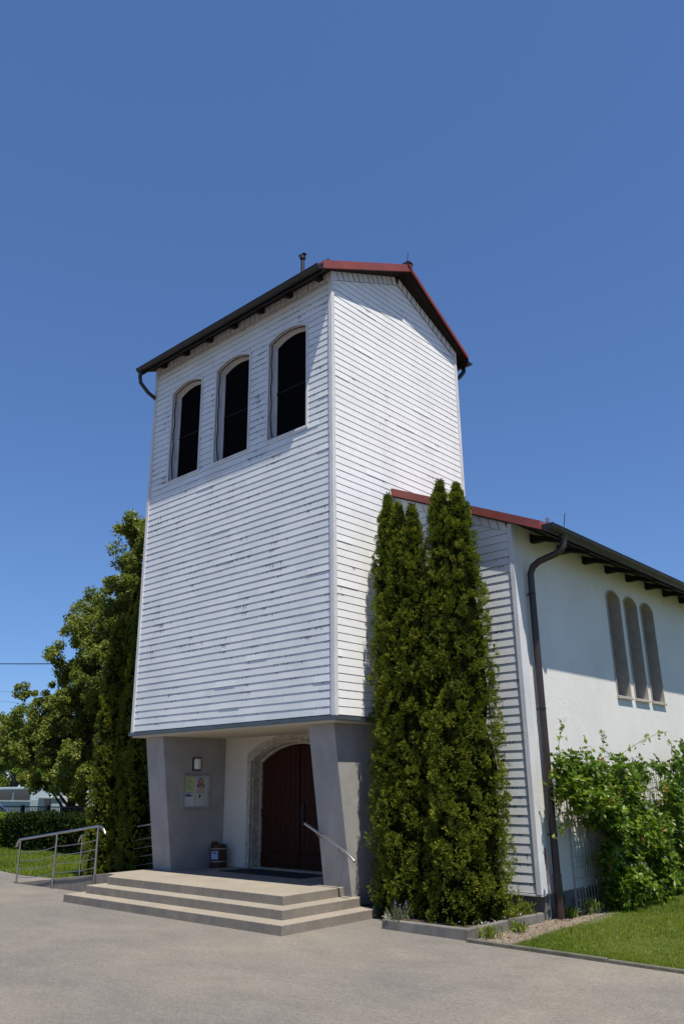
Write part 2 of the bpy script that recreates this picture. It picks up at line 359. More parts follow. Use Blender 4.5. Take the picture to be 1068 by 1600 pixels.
# ---- foliage: many leaves from arrays
def leaves(name, parent, m, P, N, size, aspect=.5, seed=0, up=0.0, rnd=None, fold=.25, sub=None, spread=1.0, org=None):
    """P centres (n,3) world; N preferred growing direction (n,3); one folded rhomb per leaf (2 quads-as-tris)"""
    g = np.random.default_rng(seed); n = len(P)
    D = N + g.normal(0, spread * .6, (n, 3)); D[:, 2] += up; D /= np.linalg.norm(D, axis=1)[:, None] + 1e-9
    A = np.cross(D, g.normal(size=(n, 3))); A /= np.linalg.norm(A, axis=1)[:, None] + 1e-9
    B = np.cross(D, A)
    s = size * g.uniform(.6, 1.35, n)[:, None]
    hw = s * aspect / 2
    v0 = P - D * s * .5; v2 = P + D * s * .5; v1 = P + A * hw + B * hw * fold; v3 = P - A * hw + B * hw * fold
    V = np.stack([v0, v1, v2, v3], 1).reshape(-1, 3)
    if org is not None: V = V - np.array(org)
    me = bpy.data.meshes.new(name); me.vertices.add(4 * n); me.vertices.foreach_set('co', V.astype(np.float32).ravel())
    base = (np.arange(n) * 4)[:, None]
    idx = np.concatenate([base + np.array([[0, 1, 2]]), base + np.array([[0, 2, 3]])], 1).reshape(-1)
    me.loops.add(6 * n); me.loops.foreach_set('vertex_index', idx.astype(np.int32))
    me.polygons.add(2 * n); me.polygons.foreach_set('loop_start', (np.arange(2 * n) * 3).astype(np.int32))
    me.polygons.foreach_set('loop_total', np.full(2 * n, 3, np.int32)); me.update(calc_edges=True)
    if rnd is None: rnd = g.random(n)
    rnd = np.clip(rnd, 0, 1)
    at = me.attributes.new('rnd', 'FLOAT', 'FACE'); at.data.foreach_set('value', np.repeat(rnd, 2).astype(np.float32))
    me.materials.append(m); o = bpy.data.objects.new(name, me); COL.objects.link(o)
    if parent: o.parent = parent
    return o
def shell(centres, radii, per, g, zs=1.0, r0=.7, r1=1.05, hemi=None):
    """points on lumpy ellipsoid shells; returns P, N"""
    C_ = np.repeat(centres, per, 0); Rr = np.repeat(radii, per)[:, None]
    d = g.normal(size=(len(C_), 3)); d /= np.linalg.norm(d, axis=1)[:, None]
    P = C_ + d * Rr * np.array([1, 1, zs]) * g.uniform(r0, r1, (len(C_), 1))
    return P, d

# ================================================================ GROUND
def sheet(name, pts, z, m, kind='structure', n=None):
    mb = MB(); mb.add([(x, y, z) for x, y in pts], [tuple(range(len(pts)))], m); return tag(mb.build(name), kind=kind)
sheet('ground', [(-400, -400), (400, -400), (400, 400), (-400, 400)], 0, M['asphalt'])
LEFT = [(-8.1, .88), (-8.9, .60), (-10.36, .48), (-11.93, .68), (-14.5, 1.1), (-60, 5.0), (-60, 60), (-5.65, 60), (-5.65, .88)]
sheet('lawn', LEFT, .012, M['lawn'])
RIGHT = [(3.02, -.16), (5.2, -.26), (9, -.36), (30, -1), (30, 40), (2.47, 40), (2.47, 4.9), (2.75, 3.4), (2.95, 1.6)]
sheet('lawn', RIGHT, .012, M['lawn'])
sheet('gravel', [(2.43, -.12), (3.04, -.14), (3.1, 1.6), (2.9, 3.4), (2.5, 5.2), (2.44, 5.2), (2.44, 1.9)], .008, M['gravel'])
# lawn edging on the right
rr = random.Random(3); mb = MB(); x = 2.42
while x < 26:
    L = rr.uniform(.9, 1.1); y0 = -.14 - .062 * (x - 2.4) * .62; y1 = -.14 - .062 * (x + L - 2.4) * .62; h = rr.uniform(.034, .048)
    mb.hexa([(x, y0 - .09, -.02), (x + L - .012, y1 - .09, -.02), (x + L - .012, y1 - .02, -.02), (x, y0 - .02, -.02),
             (x, y0 - .085, h), (x + L - .012, y1 - .085, h), (x + L - .012, y1 - .02, h), (x, y0 - .02, h)], M['kerb_moss']); x += L
tag(mb.build('edging', bevel=.008), 'low mossy concrete edging strip between asphalt and lawn', 'edging', kind='structure')
# planting bed with kerb
mb = MB()
def kseg(a, b, h0=.125, h1=.125, w=.11):
    a = Vector((*a, 0)); b = Vector((*b, 0)); d = (b - a).normalized(); n_ = Vector((-d.y, d.x, 0)) * w
    a2 = a + d * .004; b2 = b - d * .004
    mb.hexa([a2 - Vector((0, 0, .05)), b2 - Vector((0, 0, .05)), b2 + n_ - Vector((0, 0, .05)), a2 + n_ - Vector((0, 0, .05)),
             a2 + Vector((0, 0, h0)) + n_ * .12, b2 + Vector((0, 0, h1)) + n_ * .12, b2 + n_ * .95 + Vector((0, 0, h1)), a2 + n_ * .95 + Vector((0, 0, h0))], M['kerb'])
kseg((.30, .72), (.92, -.02), .10, .12); kseg((.93, -.10), (2.41, -.155), .12, .135)
kseg((2.41, -.04), (2.43, .92), .13, .13); kseg((2.43, .93), (2.44, 1.80), .13, .12)
bed = tag(mb.build('planter_kerb', bevel=.014), 'weathered grey kerb round the bed under the two tall evergreens', 'kerb')
sheet('soil', [(.40, .70), (1.0, .01), (2.33, -.04), (2.35, 1.85), (.02, 1.85), (.02, .72)], .075, M['soil'])

# ================================================================ CHURCH
church = thing('church', (0, 0, 0), 'white shingled church with tall square bell tower, red metal roofs and lower stucco nave', 'church')
TW, TD, ZB, SL = -5.594, 4.154, 2.95, .445
APEX = TD / 2
def Ff(u, z, d): return (u, -d, z)            # tower front, u = x
def Fs(u, z, d): return (d, u, z)             # tower side, u = y
def Fb(u, z, d): return (TW - d, TD - u, z)   # left side
OPS = [(-4.89, -3.86, 8.25, 10.385, .135), (-3.34, -2.29, 8.25, 10.385, .135), (-1.70, -.65, 8.25, 10.385, .135)]
FR = [(a - .045, b_ + .045, c - .045, d + .045, e) for a, b_, c, d, e in OPS]
ZC = 11.117
# backing walls of the tower
mb = MB(); wall_holes(mb, Ff, TW, 0, ZB, lambda u: 11.32, OPS, .34, M['core'], M['trim'])
o = mb.build('tower_wall', church)
for v_ in o.data.vertices: v_.co.y += .012
mb = MB()
gab = [(0, ZB), (TD, ZB), (TD, 11.32), (APEX, 11.32 + SL * APEX), (0, 11.32)]
mb.prism([(-.012, y, z) for y, z in gab], (-.05, 0, 0), M['core']); mb.prism([(TW + .012, y, z) for y, z in gab], (.05, 0, 0), M['core'])
mb.box((TW + .06, TD - .1, ZB), (-.06, TD - .05, 11.32), M['core'])
mb.build('tower_wall', church)
# cladding
CH = .1328
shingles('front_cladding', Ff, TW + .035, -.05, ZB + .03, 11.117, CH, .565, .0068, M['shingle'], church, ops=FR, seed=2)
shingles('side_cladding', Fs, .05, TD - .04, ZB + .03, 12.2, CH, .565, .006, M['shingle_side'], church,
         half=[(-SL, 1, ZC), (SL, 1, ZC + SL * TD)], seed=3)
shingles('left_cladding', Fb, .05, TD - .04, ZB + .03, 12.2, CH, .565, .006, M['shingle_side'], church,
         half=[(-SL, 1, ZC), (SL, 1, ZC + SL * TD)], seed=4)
# upright rake shingles under verge and eave
def rake(name, F, ulo, uhi, zfun, sl, hgt, m, seed, w=.155, lean=0):
    rr = random.Random(seed); V = []; Fc = []; UV = []; RN = []; u = ulo; k = 0
    while u < uhi - .02:
        b_ = min(u + w - .014, uhi); L = rr.uniform(.008, .014)
        p = [(u, zfun(u) - .012), (b_, zfun(b_) - .012), (b_ - lean, zfun(b_) + hgt), (u - lean, zfun(u) + hgt)]
        k = len(V)
        for (a, z), d in zip(p, (L, L * .6, L * .6, L)): V.append(F(a, z, .016 + d))
        for a, z in p: V.append(F(a, z, 0))
        uvp = [(a, q) for (a, z), q in zip(p, (0, 0, .7, .7))]
        for f in ([0, 1, 2, 3], [0, 4, 5, 1], [1, 5, 6, 2], [3, 2, 6, 7], [0, 3, 7, 4]):
            Fc.append([k + i for i in f]); UV += [uvp[i % 4] for i in f]; RN.append(rr.random())
        u += w
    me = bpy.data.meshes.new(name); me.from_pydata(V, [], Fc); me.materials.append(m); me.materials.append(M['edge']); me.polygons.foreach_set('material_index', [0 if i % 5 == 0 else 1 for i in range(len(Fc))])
    RN = [RN[i // 5 * 5] for i in range(len(RN))]
    uv = me.uv_layers.new(name='UVMap'); uv.data.foreach_set('uv', np.array(UV, np.float32).ravel())
    at = me.attributes.new('rnd', 'FLOAT', 'FACE'); at.data.foreach_set('value', np.array(RN, np.float32)); me.update()
    o = bpy.data.objects.new(name, me); COL.objects.link(o); o.parent = church
rake('verge_shingles', Fs, .05, APEX, lambda u: ZC + SL * u, SL, .2, M['rake'], 5, lean=.09)
rake('verge_shingles', Fs, APEX, TD - .04, lambda u: ZC + SL * (TD - u), -SL, .2, M['rake'], 6, lean=-.05)
rake('verge_shingles', Ff, TW + .035, -.05, lambda u: ZC, 0, .2, M['rake'], 7)
# corner trims
for (x, y) in ((-.0, -.0), (TW, 0), (0, TD)):
    mb = MB(); sx = 1 if x == 0 else -1; sy = -1 if y == 0 else 1
    mb.box((x - sx * .055, y + sy * .028, ZB - .0), (x + sx * .026, y - sy * .0, 11.29 ), M['trim'])
    mb.box((x - sx * .0, y - sy * .002, ZB - .0), (x + sx * .026, y - sy * .058, 11.29), M['trim'])
    mb.build('corner_trim', church)
# bell openings
for i, op in enumerate(OPS):
    mb = MB(); arch_frame(mb, Ff, op, .045, -.0, .026, M['trim']); fr = mb.build('bell_opening', church)
    tag(fr, ['leftmost arched bell opening with black louvre and white frame', 'middle arched bell opening with black louvre and white frame', 'rightmost arched bell opening with black louvre and white frame'][i])
    mb = MB(); arch_panel(mb, Ff, op, -.21, M['screen'])
    z = op[2] + .03
    while z < op[3] + .02:
        mb.box((op[0] + .05, .2, z), (op[1] - .05, .209, z + .05), M['screen']); z += .085
    mb.box((op[0] + .005, .185, 9.3), (op[1] - .005, .198, 9.34), M['screen_bar']); mb.build('louvre', fr)
    mb = MB(); arch_frame(mb, Ff, (op[0] + .03, op[1] - .03, op[2] + .03, op[3] - .03, op[4]), .03, -.205, -.18, M['trim']); mb.build('inner_frame', fr)
    mb = MB(); pts = [(op[0] + .012, .05 + .012 * math.sin(k * 1.7), op[3] + .02 - k * .16) for k in range(13)] + [(op[0] + .10, .03, op[2] + .012)]
    at = arch_top(op); arc = [(op[1] - .1 - (op[1] - op[0] - .15) * k / 8, .05, at(op[1] - .1 - (op[1] - op[0] - .15) * k / 8) - .016) for k in range(9)]
    mb.tube(arc + pts, .011, M['cable'], 6); mb.build('cable', fr)
# flashing and soffit
mb = MB(); mb.box((TW - .06, -.055, ZB - .05), (.05, -.002, ZB - .012), M['flash']); mb.box((.0, -.002, ZB - .05), (.05, TD, ZB - .012), M['flash'])
mb.box((TW - .06, -.055, ZB - .012), (.05, -.03, ZB + .012), M['flash']); mb.box((.03, -.03, ZB - .012), (.05, TD, ZB + .012), M['flash'])
mb.box((TW - .06, -.0, ZB - .05), (TW, 1.7, ZB - .012), M['flash'])
mb.build('flashing', church)
mb = MB(); mb.box((TW, -.001, ZB - .085), (-.001, 1.80, ZB - .052), M['soffit']); mb.box((TW, 0, ZB - .052), (0, TD, ZB), M['core']); mb.build('soffit', church)
# roof of the tower
def zu(y): return 11.30 + SL * y if y <= APEX else 11.30 + SL * (TD - y)
XR, XL, YF, YB = .12, TW - .09, -.36, TD + .36
def prow(y): return .22 * (1 - abs(y - APEX) / (APEX - YF))
mb = MB()
for (ya, yb) in ((YF, APEX), (APEX, YB)):
    za, zb_ = zu(ya), zu(yb)
    for ins, lo, hi, m_ in ((.02, 0, .1, M['timber']), (0, .104, .14, M['red'])):
        q = [(XL + ins - prow(ya), ya, za), (XR - ins + prow(ya), ya, za), (XR - ins + prow(yb), yb, zb_), (XL + ins - prow(yb), yb, zb_)]
        mb.hexa([(x, y, z + lo) for x, y, z in q] + [(x, y, z + hi) for x, y, z in q], m_)
roof = mb.build('tower_roof', church)
for sg, X0 in ((1, XR), (-1, XL)):
    mb = MB()
    for (ya, yb) in ((YF, APEX), (APEX, YB)):
        za, zb_ = zu(ya), zu(yb)
        for w_, lo, hi in (((.022, 0, .165), (.034, -.014, -.001)) if ya < 0 else ((.022, .075, .165), (.034, .06, .074))):
            q = [(X0 + sg * (prow(ya) - .001), ya, za), (X0 + sg * (prow(ya) + w_), ya, za), (X0 + sg * (prow(yb) + w_), yb, zb_), (X0 + sg * (prow(yb) - .001), yb, zb_)]
            mb.hexa([(x, y, z + lo) for x, y, z in q] + [(x, y, z + hi) for x, y, z in q], M['red'])
    mb.build('verge_board', roof)
mb = MB()
for k in range(12):
    x = XL + .2 + k * .5
    if x < XR: 
        for ya, yb in ((YF, APEX), (APEX, YB)):
            za, zb_ = zu(ya) + .139, zu(yb) + .139
            mb.hexa([(x, ya, za), (x + .018, ya, za), (x + .018, yb, zb_), (x, yb, zb_), (x, ya, za + .03), (x + .018, ya, za + .03), (x + .018, yb, zb_ + .03), (x, yb, zb_ + .03)], M['red'])
mb.build('standing_seams', roof)
mb = MB(); mb.tube([(XL - .23, APEX, zu(APEX) + .15), (XR + .27, APEX, zu(APEX) + .15)], .055, M['red'], 10); mb.build('ridge_cap', roof)
mb = MB(); zr = zu(APEX) + .15
mb.box((XR + .1, APEX - .07, zr), (XR + .27, APEX + .09, zr + .07), M['dark']); mb.tube([(XR + .15, APEX + .02, zr + .06), (XR + .18, APEX + .05, zr + .36)], .008, M['iron'], 6)
mb.build('lightning_rod', roof)
mb = MB(); mb.tube([(.02, -.1, 11.45), (.02, -.1, 11.52)], .03, M['dark'], 8); mb.build('roof_hook', roof)
for k in range(7):
    x = -5.25 + k * .83; mb = MB(); mb.prism([(x, -.30, 11.165), (x, -.036, 11.28), (x, -.036, 11.17), (x, -.24, 11.105)], (.09, 0, 0), M['timber']); mb.build('rafter_tail', roof)
def gutter(name, parent, a, b, outw, r=.075):
    """half-round gutter with fascia from a to b; outw = outward unit vector"""
    a = Vector(a); b = Vector(b); ow = Vector(outw); up = Vector((0, 0, 1)); n = 10; mb = MB()
    def ring(p, rad): return [p + ow * (math.cos(t_) * rad) + up * (math.sin(t_) * rad) for t_ in [math.pi + math.pi * k / n for k in range(n + 1)]]
    for rad, flip in ((r, 0), (r - .006, 1)):
        A = ring(a, rad); B = ring(b, rad); V = A + B; F_ = [(i, i + 1, n + 2 + i, n + 1 + i) for i in range(n)]
        mb.add(V, F_, M['dark'], True)
    for p in (a, b): mb.add(ring(p, r), [tuple(range(n + 1))], M['dark'])
    mb.tube([a + ow * r, b + ow * r], .011, M['dark'], 6)
    L = (b - a).length; k = int(L / .8)
    for i in range(k + 1):
        p = a + (b - a) * ((i + .3) / (k + 1)); A = ring(p, r + .004); B = ring(p + (b - a).normalized() * .025, r + .004)
        mb.add(A + B, [(q, q + 1, n + 2 + q, n + 1 + q) for q in range(n)], M['dark'])
    f0 = a - ow * (r + .004) - up * .10; f1 = b - ow * (r + .004) - up * .10
    mb.hexa([f0 - ow * .02, f1 - ow * .02, f1, f0, f0 - ow * .02 + up * .17, f1 - ow * .02 + up * .17, f1 + up * .17, f0 + up * .17], M['dark'])
    return mb.build(name, parent)
gutter('gutter', roof, (XL - .03, YF - .085, 11.14), (XR + .01, YF - .085, 11.155), (0, -1, 0))
gutter('gutter', roof, (XL - .03, YB + .085, 11.14), (XR + .02, YB + .085, 11.155), (0, 1, 0))
mb = MB(); mb.tube([(XL + .06, YF - .085, 11.12), (XL + .05, YF - .085, 10.94), (XL + .04, YF - .05, 10.8), (XL + .06, YF + .15, 10.62), (XL + .09, YF + .34, 10.52), (XL + .10, YF + .42, 10.42), (XL + .10, YF + .44, 3.0)], .045, M['dark'], 10)
mb.build('downpipe', church)
mb = MB(); mb.tube([(-.06, YB + .085, 11.12), (-.06, YB + .08, 10.97), (-.10, YB - .05, 10.8), (-.14, YB - .26, 10.66), (-.14, YB - .30, 10.4), (-.14, YB - .30, 8)], .05, M['dark'], 10); mb.build('downpipe', church)
# vent pipe
mb = MB(); vx, vy = -2.27, 1.5; zt = 13.62
mb.tube([(vx, vy, 11.9), (vx, vy, zt - .08)], .045, M['dark'], 12); mb.tube([(vx, vy, zt - .08), (vx, vy, zt)], .07, M['dark'], 12)
mb.box((vx - .1, vy - .05, zt + .02), (vx + .09, vy + .05, zt + .035), M['dark']); mb.box((vx - .01, vy - .01, zt), (vx + .01, vy + .01, zt + .02), M['dark'])
mb.build('vent_pipe', church)

# ---------------- porch
PZ = .387; ZS = ZB - .085
def pier(xa, xb, xin, side_out):
    # raked front edge: y .18 at top -> .58 at foot ; extends back to y 1.8 ; inner face slightly canted
    mb = MB(); yt, yb_ = .18, .60
    mb.hexa([(xa, yb_, -.02), (xb, yb_, -.02), (xb, 1.80, -.02), (xa, 1.80, -.02), (xa, yt, ZS), (xb, yt, ZS), (xb, 1.80, ZS), (xa, 1.80, ZS)], M['plaster'])
    return mb
o = pier(-5.37, -4.80, 0, 0).build('porch_pier', church, .004); tag(o, 'grey plaster pier on the left of the porch, carrying the notice board')
o = pier(-.77, -.19, 0, 0).build('porch_pier', church, .004); tag(o, 'grey plaster pier on the right of the porch, carrying the handrail')
mb = MB(); mb.box((-.19, .74, -.02), (-.1, 1.8, .0), M['plinth']) ; mb.box((-.189, .66, -.02), (-.17, 1.8, .10), M['plinth']); mb.build('pier_plinth', church)
# door wall
DOP = (-4.0, -1.6, PZ, 2.42, .40)
def Fd(u, z, d): return (u, 1.802 - d, z)
mb = MB(); wall_holes(mb, Fd, -4.8, -.77, PZ - .05, lambda u: ZS, [DOP], .05, M['porch_white']); mb.build('porch_wall', church)
mb = MB()
arch_frame(mb, Fd, (-3.95, -1.65, PZ, 2.39, .35), .13, -.02, .022, M['stone'], 18, False)
arch_frame(mb, Fd, (-3.95, -1.65, PZ, 2.39, .35), .035, .018, .040, M['stone'], 18, False)
arch_frame(mb, Fd, (-3.93, -1.67, PZ, 2.38, .34), .04, -.24, -.02, M['stone'], 18, False)
arch_frame(mb, Fd, (-3.885, -1.715, PZ, 2.36, .33), .04, -.26, -.19, M['stone'], 18, False)
mb.build('door_surround', church)
mb = MB(); D0 = (-3.88, -1.72, PZ + .015, 2.355, .325); arch_panel(mb, Fd, D0, -.235, M['door'], 18, .05)
at = arch_top(D0)
x = -3.86
while x < -1.85:   # plank leaves
    zt_ = min(at(x), at(x + .135)) - .012
    if not (-2.88 < x < -2.8): mb.box((x, 2.018, PZ + .30), (x + .128, 2.036, zt_), M['door'])
    x += .135
mb.box((-3.87, 2.008, PZ + .03), (-2.83, 2.026, PZ + .28), M['door']); mb.box((-2.79, 2.008, PZ + .03), (-1.73, 2.026, PZ + .28), M['door'])
mb.box((-3.87, 2.004, 1.33), (-2.83, 2.017, 1.47), M['door']); mb.box((-2.79, 2.004, 1.33), (-1.73, 2.017, 1.47), M['door'])
mb.box((-2.835, 1.994, PZ + .02), (-2.785, 2.017, 2.62), M['door'])
door = mb.build('door', church, .004)
mb = MB(); mb.box((-2.71, 1.982, 1.18), (-2.66, 2.003, 1.58), M['iron']); mb.tube([(-2.685, 1.995, 1.42), (-2.685, 1.93, 1.42), (-2.54, 1.92, 1.42)], .013, M['iron'], 8); mb.build('door_handle', door)
mb = MB(); mb.box((-3.89, 1.80, PZ - .01), (-1.71, 2.06, PZ + .012), M['stone']); mb.build('threshold', church)

# ---------------- nave
NX, NY, NXL, NYE = 2.43, 1.75, -8.02, 22.0
RX = (NX + NXL) / 2
def nu(x): return 7.14 - .445 * x if x >= RX else 7.14 - .445 * (2 * RX - x)
def Fn(u, z, d): return (NX + d, u, z)
WOP = [(5.217, 5.807, 3.45, 5.35, .14), (6.035, 6.638, 3.45, 5.35, .14), (6.853, 7.472, 3.45, 5.35, .14)]
mb = MB(); wall_holes(mb, Fn, NY + .12, NYE, .345, lambda u: 6.08, WOP, .05, M['stucco'], M['stone'])
g2 = [(NXL, .345), (NX, .345), (NX, 6.06), (RX, nu(RX)), (NXL, 6.06)]
mb.prism([(-.4, NY + .12, .345), (NX - .001, NY + .12, .345), (NX - .001, NY + .12, 6.06), (-.4, NY + .12, nu(-.4))], (0, .2, 0), M['stucco'])
mb.prism([(NXL, NY + .12, .345), (-5.2, NY + .12, .345), (-5.2, NY + .12, nu(-5.2)), (NXL, NY + .12, 6.06)], (0, .2, 0), M['stucco'])
mb.prism([(x, NYE - .2, z) for x, z in g2], (0, .2, 0), M['stucco']); mb.box((NXL, NY + .3, .345), (NXL + .1, NYE - .3, 6.06), M['stucco'])
mb.build('nave_wall', church)
mb = MB(); mb.box((NXL + .04, NY + .16, -.05), (NX - .035, NYE - .04, .345), M['plinth']); mb.build('nave_plinth', church)
for i, op in enumerate(WOP):
    mb = MB(); arch_frame(mb, Fn, op, .022, -.0, .02, M['window_trim']); mb.hexa([Fn(a, z, d) for z in (op[2] - .06, op[2] - .022) for a, d in ((op[0] - .03, -.01), (op[1] + .03, -.01), (op[1] + .03, .05), (op[0] - .03, .05))], M['window_trim'])
    w = mb.build('nave_window', church); tag(w, ['tall narrow arched window nearest the downpipe', 'middle tall narrow arched window in the stucco wall', 'tall narrow arched window farthest from the downpipe'][i])
    mb = MB(); arch_frame(mb, Fn, (op[0] + .004, op[1] - .004, op[2] + .004, op[3], op[4]), .03, -.42, -.002, M['reveal']); mb.build('stone_reveal', w)
    mb = MB(); arch_panel(mb, Fn, op, -.40, M['glass']); mb.build('pane', w)
# gable cladding facing the yard, right of the tower and left of it
def Fg(u, z, d): return (u, NY - d, z)
mb = MB(); mb.box((.03, NY + .01, .36), (NX - .05, NY + .119, 5.8), M['core']); mb.prism([(.03, NY + .01, 5.8), (NX - .05, NY + .01, 5.8), (NX - .05, NY + .01, nu(NX - .05) - .03), (.03, NY + .01, nu(.03) - .03)], (0, .109, 0), M['core'])
mb.build('gable_backing', church); mb = MB(); mb.box((NXL + .02, NY + .01, .36), (TW - .03, NY + .119, 6.0), M['core']); mb.build('gable_backing', church)
kz = 5.90
shingles('gable_cladding', Fg, .03, NX - .045, .37, 7.2, .1345, .60, .0085, M['shingle_gable'], church, half=[(.445, 1, kz + .445 * 2.4)], seed=11)
shingles('gable_cladding', Fg, NXL + .04, TW - .03, .37, 6.4, .1345, .60, .0085, M['shingle_gable'], church, half=[(-.445, 1, kz - .445 * (NXL + .02))], seed=12)
rake('verge_shingles', Fg, .03, NX - .045, lambda u: kz + .445 * (2.4 - u), -.445, .16, M['rake'], 13, w=.17, lean=.05)
mb = MB(); mb.box((NX - .052, NY - .035, .36), (NX + .024, NY + .135, 6.03), M['trim']); mb.box((NX + .0, NY + .136, .36), (NX + .012, NY + .19, 6.03), M['trim'])
mb.build('corner_trim', church); mb = MB()
mb.box((NXL - .03, NY - .03, .36), (NXL + .05, NY + .13, 6.03), M['trim']); mb.build('corner_trim', church)
mb = MB(); mb.box((.03, NY - .03, .335), (NX + .02, NY + .12, .359), M['trim']); mb.build('drip_strip', church)
# nave roof
YV, YE2, XE = NY - .10, NYE + .4, 3.02
mb = MB()
for s_ in (1, -1):
    def X(x): return x if s_ == 1 else 2 * RX - x
    for (zo, zt_, m_, ins) in ((0, .075, M['timber'], .02), (.079, .115, M['red'], 0)):
        for ya in ((YV + ins, YE2),):
            zE, zR_ = nu(XE), nu(RX)
            # leave out what lies inside the tower
            V = [(X(XE), ya[0], zE + zo), (X(XE), ya[1], zE + zo), (RX, ya[1], zR_ + zo), (RX, ya[0], zR_ + zo), (X(XE), ya[0], zE + zt_), (X(XE), ya[1], zE + zt_), (RX, ya[1], zR_ + zt_), (RX, ya[0], zR_ + zt_)]
            if s_ == 1:
                x0 = .03; z0_ = nu(x0)
                V = [(XE, ya[0], zE + zo), (XE, ya[1], zE + zo), (x0, ya[1], z0_ + zo), (x0, ya[0], z0_ + zo), (XE, ya[0], zE + zt_), (XE, ya[1], zE + zt_), (x0, ya[1], z0_ + zt_), (x0, ya[0], z0_ + zt_)]
            else:
                x0 = TW - .03; z0_ = nu(x0)
                V = [(X(XE), ya[0], zE + zo), (X(XE), ya[1], zE + zo), (x0, ya[1], z0_ + zo), (x0, ya[0], z0_ + zo), (X(XE), ya[0], zE + zt_), (X(XE), ya[1], zE + zt_), (x0, ya[1], z0_ + zt_), (x0, ya[0], z0_ + zt_)]
            mb.hexa(V, m_)
for s_ in (1, -1):
    x0 = .03 if s_ == 1 else TW - .03
    V = [(x0, TD + .05, nu(x0) + .0), (x0, YE2, nu(x0)), (RX, YE2, nu(RX)), (RX, TD + .05, nu(RX)), (x0, TD + .05, nu(x0) + .115), (x0, YE2, nu(x0) + .115), (RX, YE2, nu(RX) + .115), (RX, TD + .05, nu(RX) + .115)]
    mb.hexa(V, M['red'])
nroof = mb.build('nave_roof', church)
mb = MB()
zE = nu(XE)
mb.hexa([(.012, YV - .022, nu(.012) + .0), (XE, YV - .022, zE + .0), (XE, YV, zE + .0), (.012, YV, nu(.012)), (.012, YV - .022, nu(.012) + .135), (XE, YV - .022, zE + .135), (XE, YV, zE + .135), (.012, YV, nu(.012) + .135)], M['red'])
mb.hexa([(.012, YV - .034, nu(.012) - .012), (XE, YV - .034, zE - .012), (XE, YV + .01, zE - .012), (.012, YV + .01, nu(.012) - .012), (.012, YV - .034, nu(.012) - .001), (XE, YV - .034, zE - .001), (XE, YV + .01, zE - .001), (.012, YV + .01, nu(.012) - .001)], M['red'])
mb.box((XE, YV - .022, zE - .01), (XE + .012, YV + .25, zE + .135), M['red'])
mb.build('verge_board', nroof)
gutter('gutter', nroof, (XE + .10, YV + .02, 5.86), (XE + .10, YE2, 5.86), (1, 0, 0), .105)
for k in range(16):
    y = NY + .62 + k * .98; mb = MB(); mb.prism([(NX + .001, y, 5.99), (XE - .02, y, nu(XE) - .005), (XE - .02, y, nu(XE) - .075), (NX + .22, y, 5.83), (NX + .001, y, 5.83)], (0, .12, 0), M['timber']); mb.build('rafter_tail', nroof)
mb = MB(); mb.box((NX + .002, NY + .13, 5.985), (XE - .03, NYE, 5.995), M['timber']) ; 
mb = MB(); mb.tube([(XE + .06, NY + .62, 5.95), (XE + .09, NY + .66, 6.22)], .008, M['iron'], 6); mb.build('lightning_rod', nroof); mb = MB(); mb.tube([(XE + .02, NY + .14, 5.95), (XE + .02, NY + .14, 6.02)], .035, M['steel'], 8); mb.build('rod_clamp', nroof)
mb = MB(); PX = NX + .10
pts = [(XE + .10, 2.22, 5.80), (XE + .10, 2.20, 5.62), (XE + .07, 2.18, 5.54), (XE - .02, 2.16, 5.48), (PX + .16, 2.13, 5.40), (PX + .05, 2.12, 5.33), (PX, 2.11, 5.22), (PX, 2.10, 4.9), (PX, 2.08, .02)]
mb.tube(pts, .057, M['pipe'], 14); mb.tube([(XE + .10, 2.22, 5.84), (XE + .10, 2.22, 5.68)], [.08, .06], M['pipe'], 12)
mb.tube([(PX, 2.08, .62), (PX, 2.08, -.0)], .066, M['pipe'], 14)
for z in (4.85, 3.0, 1.15): mb.tube([(PX, 2.09, z), (PX, 2.09, z + .03)], .063, M['dark'], 14); mb.box((NX, 2.085, z), (PX, 2.10, z + .02), M['dark'])
dp = mb.build('downpipe', church); tag(dp, 'brown downpipe running down the corner of the stucco wall')
mb = MB(); mb.tube([(NX + .03, 1.93, .0), (NX + .03, 1.93, .95)], .009, M['steel'], 8); mb.tube([(NX + .03, 1.93, .68), (NX + .03, 1.925, .98)], .010, mat('red_cap', (.2, .06, .045), .6)[0], 8); mb.build('earthing_rod', church)
mb = MB(); mb.box((NX - .03, 2.24, .18), (NX + .06, 2.34, .31), M['iron']); mb.build('wall_vent', church)

# ================================================================ STEPS, RAMP, RAILS
def slab(mb, pts, z0, z1, m): mb.prism([(x, y, z0) for x, y in pts], (0, 0, z1 - z0), m)
mb = MB()
slab(mb, [(-5.315, -1.38), (.267, -1.38), (.267, .62), (-.19, .62), (-.19, 1.0), (-5.315, 1.0)], -.03, .129, M['step'])
slab(mb, [(-5.11, -1.073), (-.04, -1.073), (-.04, .56), (-.12, .70), (-5.11, .9)], .12, .258, M['step'])
slab(mb, [(-4.92, -.766), (-.347, -.766), (-.347, .56), (-.80, 1.0), (-.80, 2.3), (-4.75, 2.3), (-4.75, 1.0), (-5.45, .72), (-5.45, -.42), (-5.12, -.48)], .25, PZ, M['step'])
st = mb.build('entrance_steps', bevel=.008); tag(st, 'three broad washed concrete steps and landing in front of the church porch', 'steps')
mb = MB()
ra = [(-8.95, .0), (-5.455, PZ - .004)]
mb.hexa([(-8.95, -.42, -.03), (-5.455, -.42, -.03), (-5.455, .86, -.03), (-8.95, .86, -.03), (-8.95, -.42, .006), (-5.455, -.42, PZ - .004), (-5.455, .86, PZ - .004), (-8.95, .86, .006)], M['step'])
tag(mb.build('access_ramp', bevel=.006), 'sloping concrete ramp climbing from the yard to the left end of the landing', 'ramp')
